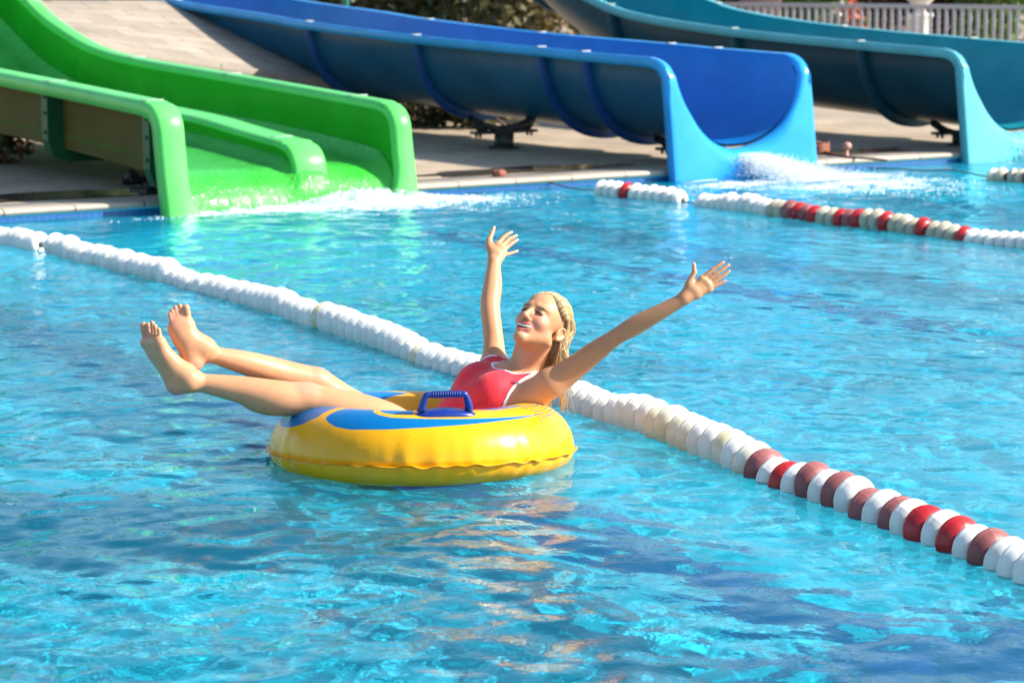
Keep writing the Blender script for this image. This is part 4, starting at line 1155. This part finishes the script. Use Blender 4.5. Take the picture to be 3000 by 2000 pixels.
# wet patches on the deck between the slides
wet = Mat('wet_stone').set(Base_Color=(.085, .07, .055, 1), Roughness=.06, IOR=1.33); wet.bump(wet.noise(wet.coords(), 3, 3), .05, .02); wet = wet.m
def puddle(cu, cv, a, b, seed):
    g = np.random.default_rng(seed); t = np.linspace(0, 2 * np.pi, 60, endpoint=False); r = 1 + sum(.10 * g.normal() * np.sin(k * t + g.random() * 6) for k in (2, 3, 5, 7))
    top = [W(cu + a * x, cv + b * y, DECK_Z + .0045) for x, y in zip(r * np.cos(t), r * np.sin(t))]
    mb = MB(); mb.add(top, [tuple(range(60))]); return mb
for k, (cu, cv, a, b) in enumerate(((1.35, -.62, .95, .24), (-2.6, -.7, 1.3, .28), (4.6, -.55, .6, .22))):
    o = puddle(cu, cv, a, b, k).build('puddle', wet, smooth=False); tag(o, kind='structure')
# ramp: a paved sloping slab rising to the left behind the slides
RPM = stone('ramp_paving', (.44, .375, .30), (.36, .30, .24), .62, .28, rough=.8).m
ramp = empty('ramp', W(3, -6, DECK_Z)); tag(ramp, 'sloping stone paved ramp rising behind the green and blue slides', 'ramp')
def rampz(u, k):
    f_ = np.interp(u, (-1.5, 5.2), (1.16, .085)); b_ = np.interp(u, (-1.5, 2.4, 5.2), (1.27, 1.22, .62)); return f_ + (b_ - f_) * k
us_ = np.linspace(.12, 5.2, 28); ks = np.linspace(0, 1, 12)
G = np.array([[W(u, -5.6 - 2.8 * k, float(rampz(u, k))) for k in ks] for u in us_])
mb = MB(); mb.grid(G[:, ::-1]); mb.build('paved_top', RPM, ramp)
mb = MB(); e0 = np.array([[W(u, -5.6 + d, float(rampz(u, 0)) + z) for d, z in ((0, .004), (.05, .004), (.05, -.12), (0, -.12))] for u in us_]); mb.grid(e0)
mb.build('edge_beam', stone('ramp_edge', (.30, .26, .21), (.27, .23, .19), 2, 2).m, ramp)
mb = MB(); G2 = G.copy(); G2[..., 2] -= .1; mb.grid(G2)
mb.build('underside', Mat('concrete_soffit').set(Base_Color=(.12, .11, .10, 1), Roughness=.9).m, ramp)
for u in (.4, 1.6, 2.9):
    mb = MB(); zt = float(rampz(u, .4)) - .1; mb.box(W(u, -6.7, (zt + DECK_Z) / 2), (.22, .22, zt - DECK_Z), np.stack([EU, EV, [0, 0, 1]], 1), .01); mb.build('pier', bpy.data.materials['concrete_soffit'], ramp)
# fence at the back right
fence = empty('fence', (8.0, 36.5, DECK_Z)); tag(fence, 'pale grey metal railing with upright bars behind the teal slide', 'fence')
FM = Mat('pale_grey_paint').set(Base_Color=(.42, .41, .42, 1), Roughness=.4).m
FA, FB = np.array([2.2, 38.6, DECK_Z]), np.array([12.2, 33.6, DECK_Z]); fd = nrmz(FB - FA); FR = np.stack([fd, np.cross([0, 0, 1], fd), [0, 0, 1]], 1); FLn = np.linalg.norm(FB - FA)
FH = .86
for z, nm, s in ((FH, 'top_rail', .06), (.12, 'bottom_rail', .04)):
    mb = MB(); mb.box((FA + FB) / 2 + np.array([0, 0, z]), (FLn, .05, s), FR, .01); mb.build(nm, FM, fence)
n = int(FLn / .115)
bar = None
for k in range(n):
    c = FA + fd * (.06 + k * .115) + np.array([0, 0, (FH + .12) / 2 + .0])
    if bar is None:
        mb = MB(); mb.box((0, 0, 0), (.048, .022, FH - .12 - .05), FR, .004); bar = mb.build('baluster', FM); bar.parent = fence; o = bar
    else:
        o = bar.copy(); COL.objects.link(o); o.parent = fence
    o.matrix_parent_inverse = Matrix.Identity(4); o.location = tuple(c - np.array(fence.location))
# low wall in front of which nothing stands: white urn, mauve pillar behind the fence
pil = empty('gate_pillar', at_y(2225, 30, 41) * np.array([1, 1, 0]) + np.array([0, 0, DECK_Z])); tag(pil, 'dusky mauve square pillar behind the left end of the railing', 'pillar')
pc = np.array(pil.location); PM = Mat('mauve_render'); PM.l(PM.ramp(PM.noise(PM.coords(), 3, 5), [(.3, (.20, .125, .12)), (.7, (.26, .165, .155))]), PM.p.inputs['Base Color']); PM.set(Roughness=.85); PM = PM.m
mb = MB(); mb.box(pc + np.array([0, 0, 1.2]), (.62, .62, 2.4), None, .02); mb.build('shaft', PM, pil)
mb = MB(); mb.box(pc + np.array([0, 0, 2.46]), (.8, .8, .12), None, .02); mb.box(pc + np.array([0, 0, .1]), (.72, .72, .2), None, .02); mb.build('cap_and_plinth', PM, pil)
ur = at_y(2695, 40, 38.5); urn = empty('garden_urn', (ur[0], ur[1], DECK_Z)); tag(urn, 'white stone urn on a pedestal behind the railing', 'urn')
UM = Mat('white_stone').set(Base_Color=(.62, .58, .52, 1), Roughness=.7).m; b0 = np.array([ur[0], ur[1], DECK_Z])
mb = MB(); mb.lathe([(0, 0), (.24, 0), (.24, .08), (.17, .12), (.15, .62), (.20, .68), (.20, .72), (0, .72)], b0, (0, 0, 1), 20); mb.build('pedestal', UM, urn)
mb = MB(); mb.lathe([(.0, .72), (.1, .725), (.07, .80), (.18, .90), (.27, 1.02), (.30, 1.10), (.26, 1.11), (.22, 1.05), (0, 1.0)], b0, (0, 0, 1), 24); mb.build('bowl', UM, urn)
# coiled brown rope and an anchor knob on the deck between the blue and the teal slide
RB = Mat('brown_rope'); RB.l(RB.ramp(RB.noise(RB.coords(), 60, 3), [(.3, (.16, .05, .03)), (.7, (.30, .11, .07))]), RB.p.inputs['Base Color']); RB.set(Roughness=.8); RB = RB.m
cl = at_z(2395, 452, DECK_Z); coil = empty('rope_coil', tuple(cl)); tag(coil, 'reddish brown coil of rope lying on the deck right of the blue slide', 'rope')
mb = MB(); t = np.linspace(0, 9 * np.pi, 160); r = .085 + .012 * np.sin(3 * t)
mb.tube(np.stack([cl[0] + r * np.cos(t), cl[1] + r * np.sin(t) * 1.0, cl[2] + .02 + t / (9 * np.pi) * .07 + .008 * np.sin(5 * t)], -1), .013, 7); mb.build('coil', RB, coil)
mb = MB(); q = [cl + np.array([.08, 0, .014]), at_z(2470, 458, DECK_Z + .014), at_z(2530, 464, DECK_Z + .014), at_z(2600, 470, DECK_Z + .014)]; mb.tube(smooth_curve(np.array(q)[:, :2], 40).tolist() and [[a, b, DECK_Z + .014] for a, b in smooth_curve(np.array(q)[:, :2], 40)], .010, 6); mb.build('rope_tail', RB, coil)
kn = at_z(2480, 462, DECK_Z); an = empty('anchor_knob', tuple(kn)); tag(an, 'small pinkish lane rope anchor standing on the deck edge', 'anchor')
KM = Mat('pink_plastic').set(Base_Color=(.45, .22, .18, 1), Roughness=.5).m
mb = MB(); mb.lathe([(0, 0), (.035, 0), (.035, .01), (.016, .02), (.014, .07), (0, .07)], kn, (0, 0, 1), 14); mb.build('stem', KM, an)
mb = MB(); mb.lathe([(.0, .065), (.03, .07), (.042, .095), (.03, .12), (0, .127)], kn, (0, 0, 1), 14); mb.build('ball', KM, an)
kn = at_z(1463, 520, DECK_Z); mb = MB(); g = np.random.default_rng(2)
for i in range(7):
    c = kn + np.array([g.normal() * .03, g.normal() * .02, .022 + .012 * g.random()]); mb.lathe([(0, -.03), (.022, -.018), (.032, 0), (.02, .02), (0, .028)], c, nrmz(g.normal(size=3)), 8)
o = mb.build('crumpled_cloth', Mat('dull_red_cloth').set(Base_Color=(.30, .10, .07, 1), Roughness=.9).m); tag(o, 'small dull red crumpled cloth on the deck between green and blue slides', 'cloth')
# ---------------------------------------------------------------- planting behind the deck
def leaf_mat(name, a, b, c=None):
    m = Mat(name); oi = m.n('Attribute', _attribute_name='leaf')
    st_ = [(0, a), (.6, b), (1, c or b)]
    m.l(m.ramp(oi.outputs['Fac'], st_), m.p.inputs['Base Color']); m.set(Roughness=.55, Subsurface_Weight=0); return m.m
def bush(name, label, cat, loc, size, mat, seed, nleaf=2600, ls=.09, group=None, trunk=None, clumps=14, bark=None):
    g = np.random.default_rng(seed); loc = np.array(loc, float); root = empty(name, tuple(loc)); tag(root, label, cat, group)
    sx, sy, h0, h1 = size
    cc = []; 
    for k in range(clumps):
        a = g.random() * 6.28; r = g.random() ** .5 * .75
        zz = h0 + (h1 - h0) * (.12 + .76 * g.random()); tap = 1 - .45 * ((zz - h0) / (h1 - h0)) ** 2
        cc.append((loc + np.array([sx * r * math.cos(a) * tap, sy * r * math.sin(a) * tap, zz]), (.32 + .3 * g.random()) * min(sx, sy, (h1 - h0) * .6), g.random()))
    n = nleaf; ci = g.integers(0, clumps, n); d = g.normal(size=(n, 3)); d /= np.linalg.norm(d, axis=1)[:, None]
    rad = np.array([c[1] for c in cc])[ci] * g.random(n) ** .35; P = np.array([c[0] for c in cc])[ci] + d * rad[:, None]
    P[:, 2] = np.maximum(P[:, 2], loc[2] + .03)
    u = g.normal(size=(n, 3)); u /= np.linalg.norm(u, axis=1)[:, None]; w = np.cross(u, g.normal(size=(n, 3))); w /= np.linalg.norm(w, axis=1)[:, None]
    L = ls * (.6 + .8 * g.random(n))[:, None]; V_ = np.stack([P - u * L, P + w * L * .42, P + u * L, P - w * L * .42], 1).reshape(-1, 3)
    o = mesh_obj('foliage', V_, np.arange(n * 4).reshape(-1, 4), mat, root, smooth=False)
    at = o.data.attributes.new('leaf', 'FLOAT', 'POINT'); val = np.clip(np.array([c[2] for c in cc])[ci] * .55 + .45 * g.random(n), 0, 1)
    at.data.foreach_set('value', np.repeat(val, 4).astype(np.float32))
    mb = MB()
    if trunk:
        mb.tube([loc, loc + np.array([.05, .03, h0 * .6]), loc + np.array([.0, .05, (h0 + h1) * .5])], np.array([trunk, trunk * .8, trunk * .45]), 9)
        for c in cc[:8]: mb.tube([loc + np.array([0, .03, h0 * .8]), (loc + np.array([0, .03, h0 * .8]) + c[0]) / 2 + np.array([0, 0, .1]), c[0]], np.array([trunk * .45, trunk * .3, trunk * .12]), 6)
        mb.build('trunk', BARK, root)
    else:
        for c in cc[:9]: mb.tube([loc + g.normal(size=3) * np.array([.1, .1, 0]), (loc + c[0]) / 2 + g.normal(size=3) * .05, c[0]], np.array([.022, .016, .006]), 5)
        mb.build('stems', BARK, root)
    return root, cc
BARK = Mat('bark'); BARK.l(BARK.ramp(BARK.noise(BARK.coords((1, 1, .3)), 12, 5), [(.3, (.05, .03, .02)), (.7, (.13, .085, .055))]), BARK.p.inputs['Base Color']); BARK.set(Roughness=.9); BARK = BARK.m
DG = leaf_mat('dark_leaves', (.010, .020, .006), (.05, .065, .015), (.16, .12, .03))
OG = leaf_mat('olive_leaves', (.02, .022, .006), (.09, .075, .02), (.24, .17, .05))
BG = leaf_mat('bright_leaves', (.03, .07, .008), (.10, .19, .015), (.20, .30, .03))
RG = leaf_mat('bronze_leaves', (.02, .008, .006), (.08, .025, .015), (.15, .06, .03))
OR = leaf_mat('orange_petals', (.40, .05, .02), (.60, .10, .04), (.65, .22, .10))
g0 = 'shrubs growing behind the slides'
spots = [(at_y(960, 40, 38), (1.6, 1.0, .0, 2.3), OG, 'olive brown shrub seen above the blue slide, left of the dark one', 1), (at_y(1180, 40, 37), (1.4, 1.0, 0, 2.5), OG, 'speckled olive shrub behind the middle of the blue slide, beside the teal post', 2),
         (at_y(1360, 40, 36), (1.5, 1.0, 0, 2.5), DG, 'dark green shrub behind the gap left of the teal slide', 3), (at_y(1560, 70, 35), (1.1, .9, 0, 2.2), OG, 'dry yellowish shrub just left of where the teal slide begins', 4),
         (at_y(760, 20, 40), (1.8, 1.0, 0, 2.4), DG, 'dark shrub behind the top of the stone ramp', 5),
         (at_y(2330, 40, 42), (1.3, .9, 0, 2.4), BG, 'fresh green shrub right of the mauve pillar', 6), (at_y(2540, 40, 43), (1.5, 1.0, 0, 2.6), RG, 'bronze leaved shrub behind the middle of the railing', 7),
         (at_y(2800, 40, 41), (1.5, 1.0, 0, 2.6), RG, 'bronze shrub right of the white urn', 8), (at_y(2930, 40, 40), (1.2, .9, 0, 2.5), BG, 'green and yellow shrub at the right end of the railing', 9),
         (at_y(2110, 20, 42), (1.0, .9, 0, 2.8), RG, 'dark bronze shrub left of the mauve pillar', 10)]
for P_, sz, m_, lab, sd in spots: bush('shrub', lab, 'shrub', (P_[0], P_[1], DECK_Z), sz, m_, sd, 3200, .085, g0)
# low plants below the ramp, seen under the blue slide
for k, (x, y, Y, lab) in enumerate(((1220, 330, 24.6, 'low dark plant in the shade under the blue slide, beside the grey post'), (1420, 335, 24.2, 'low yellowish plant at the foot of the ramp under the blue slide'))):
    q = at_y(x, y, Y); bush('low_plant', lab, 'plant', (q[0], q[1], DECK_Z), (.75, .4, 0, .55), (DG, OG, DG)[k], 20 + k, 900, .05, 'low plants under the slides')
q = at_y(-30, 430, 20.2); fb, cc = bush('flowering_bush', 'bush of orange red flowers at the left edge behind the green slide', 'bush', (q[0], q[1], DECK_Z), (.38, .3, 0, .68), DG, 31, 900, .045)
gq = np.random.default_rng(4); n = 260; P_ = np.array([c[0] for c in cc])[gq.integers(0, len(cc), n)] + gq.normal(size=(n, 3)) * .09
u = gq.normal(size=(n, 3)); u /= np.linalg.norm(u, axis=1)[:, None]; w = np.cross(u, gq.normal(size=(n, 3))); w /= np.linalg.norm(w, axis=1)[:, None]
o = mesh_obj('blossoms', np.stack([P_ - u * .03, P_ + w * .025, P_ + u * .03, P_ - w * .025], 1).reshape(-1, 3), np.arange(n * 4).reshape(-1, 4), OR, fb, smooth=False)
at = o.data.attributes.new('leaf', 'FLOAT', 'POINT'); at.data.foreach_set('value', np.repeat(gq.random(n), 4).astype(np.float32))
q = at_y(2510, 60, 39.5); bush('flowering_bush', 'small salmon flowered bush glimpsed through the railing', 'bush', (q[0], q[1], DECK_Z), (.35, .3, .1, .95), OR, 33, 300, .05)
q = at_y(2440, 60, 40); bush('flowering_bush', 'pale flowered bush glimpsed through the railing, left of the salmon one', 'bush', (q[0], q[1], DECK_Z), (.4, .3, .1, .9), leaf_mat('pale_petals', (.2, .2, .12), (.5, .48, .36), (.6, .58, .48)), 34, 400, .05)
# taller trees of which only the dark foot shows at the top of the picture
for k, (x, Y, lab) in enumerate(((1050, 46, 'dark tree standing behind the olive shrubs'), (1450, 48, 'dark broad tree behind the teal slide'), (2060, 50, 'dark tree left of the mauve pillar'), (2620, 49, 'dark tree behind the white urn'), (2950, 47, 'dark tree at the top right corner'), (300, 45, 'dark tree behind the green slide'))):
    q = at_y(x, 0, Y); bush('tree', lab, 'tree', (q[0], q[1], DECK_Z), (3.2, 2.4, .6, 3.6), DG, 50 + k, 7000, .17, 'trees behind the pool', trunk=.2, clumps=26)
# thin teal pole by the shrubs
pb = at_y(1012, 10, 33); pole = MB(); pole.tube([(pb[0], pb[1], DECK_Z), (pb[0], pb[1], 2.6)], .05, 10)
tag(pole.build('pole', Mat('teal_paint').set(Base_Color=(.01, .14, .12, 1), Roughness=.4).m), 'thin teal green pole rising above the blue slide in front of shrubs', 'pole')
# ---------------------------------------------------------------- white water where the slides run out
FO = Mat('white_water').set(Base_Color=(.80, .86, .90, 1), Roughness=.25, IOR=1.33, Subsurface_Weight=.25, Subsurface_Scale=.02).m
def drop_mesh():
    bm = bmesh.new(); bmesh.ops.create_icosphere(bm, subdivisions=1, radius=1)
    bm.verts.index_update(); v = np.array([tuple(q.co) for q in bm.verts]); f = np.array([[q.index for q in fc.verts] for fc in bm.faces]); bm.free(); return v, f
DV, DF = drop_mesh()
def splash(name, P_, R_):
    n = len(P_); v = (DV[None] * R_[:, None, None] + P_[:, None]).reshape(-1, 3); f = (DF[None] + (np.arange(n) * len(DV))[:, None, None]).reshape(-1, 3)
    o = mesh_obj(name, v, f, FO); tag(o, kind='stuff'); return o
def foam(g, n, u0, v0, du, dv, hmax, r):
    x = g.normal(size=n); y = np.abs(g.normal(size=n))
    u = u0 + du * x; v = v0 + dv * y
    clump = .5 + .5 * np.sin(u * 17 + 3 * np.sin(v * 9)) * np.sin(v * 13 + 2 * np.sin(u * 8)); keep = g.random(n) < clump ** 1.0
    u, v = u[keep], v[keep]; k = np.exp(-((u - u0) / du) ** 2 * .5 - ((v - v0) / dv) ** 2 * .7)
    z = wave_h(u, v, GEO_SLOPE, WG) + hmax * k * g.random(len(u)) ** 2.2 - .003
    return Wn(u, v, z), r * (.45 + .9 * g.random(len(u)) ** 2)
g = np.random.default_rng(21)
A = [foam(g, 16000, -.52, .12, .36, .20, .10, .0055), foam(g, 8000, -.25, .28, .40, .24, .04, .0055), foam(g, 5000, -1.5, .22, .38, .12, .03, .005)]
splash('splash', np.concatenate([a[0] for a in A]), np.concatenate([a[1] for a in A])); 
# plume at the blue slide: thrown up and out
n = 16000; t = g.random(n) ** 1.2; u = 2.98 + .13 * g.normal(size=n) * (.6 + 1.1 * t); v = .12 + .75 * t; z = .17 * (1 - .2 * t) * (1 - t ** 1.3) * g.random(n) ** .8 + .02
B = [(Wn(u + .25 * t, v, z), .0034 * (.4 + g.random(n))), foam(g, 17000, 3.35, .42, .34, .30, .04, .0038), foam(g, 9000, 3.3, .9, .40, .45, .018, .0055), foam(g, 4000, 2.5, .45, .25, .2, .015, .005)]
splash('splash', np.concatenate([a[0] for a in B]), np.concatenate([a[1] for a in B]))
n = 5000; t = g.random(n); C_ = [(Wn(6.35 + .22 * g.normal(size=n), .05 + .5 * t, .20 * (1 - t) * g.random(n) + .05 * (1 - t)), .006 * (.4 + g.random(n)))]
splash('splash', C_[0][0], C_[0][1])
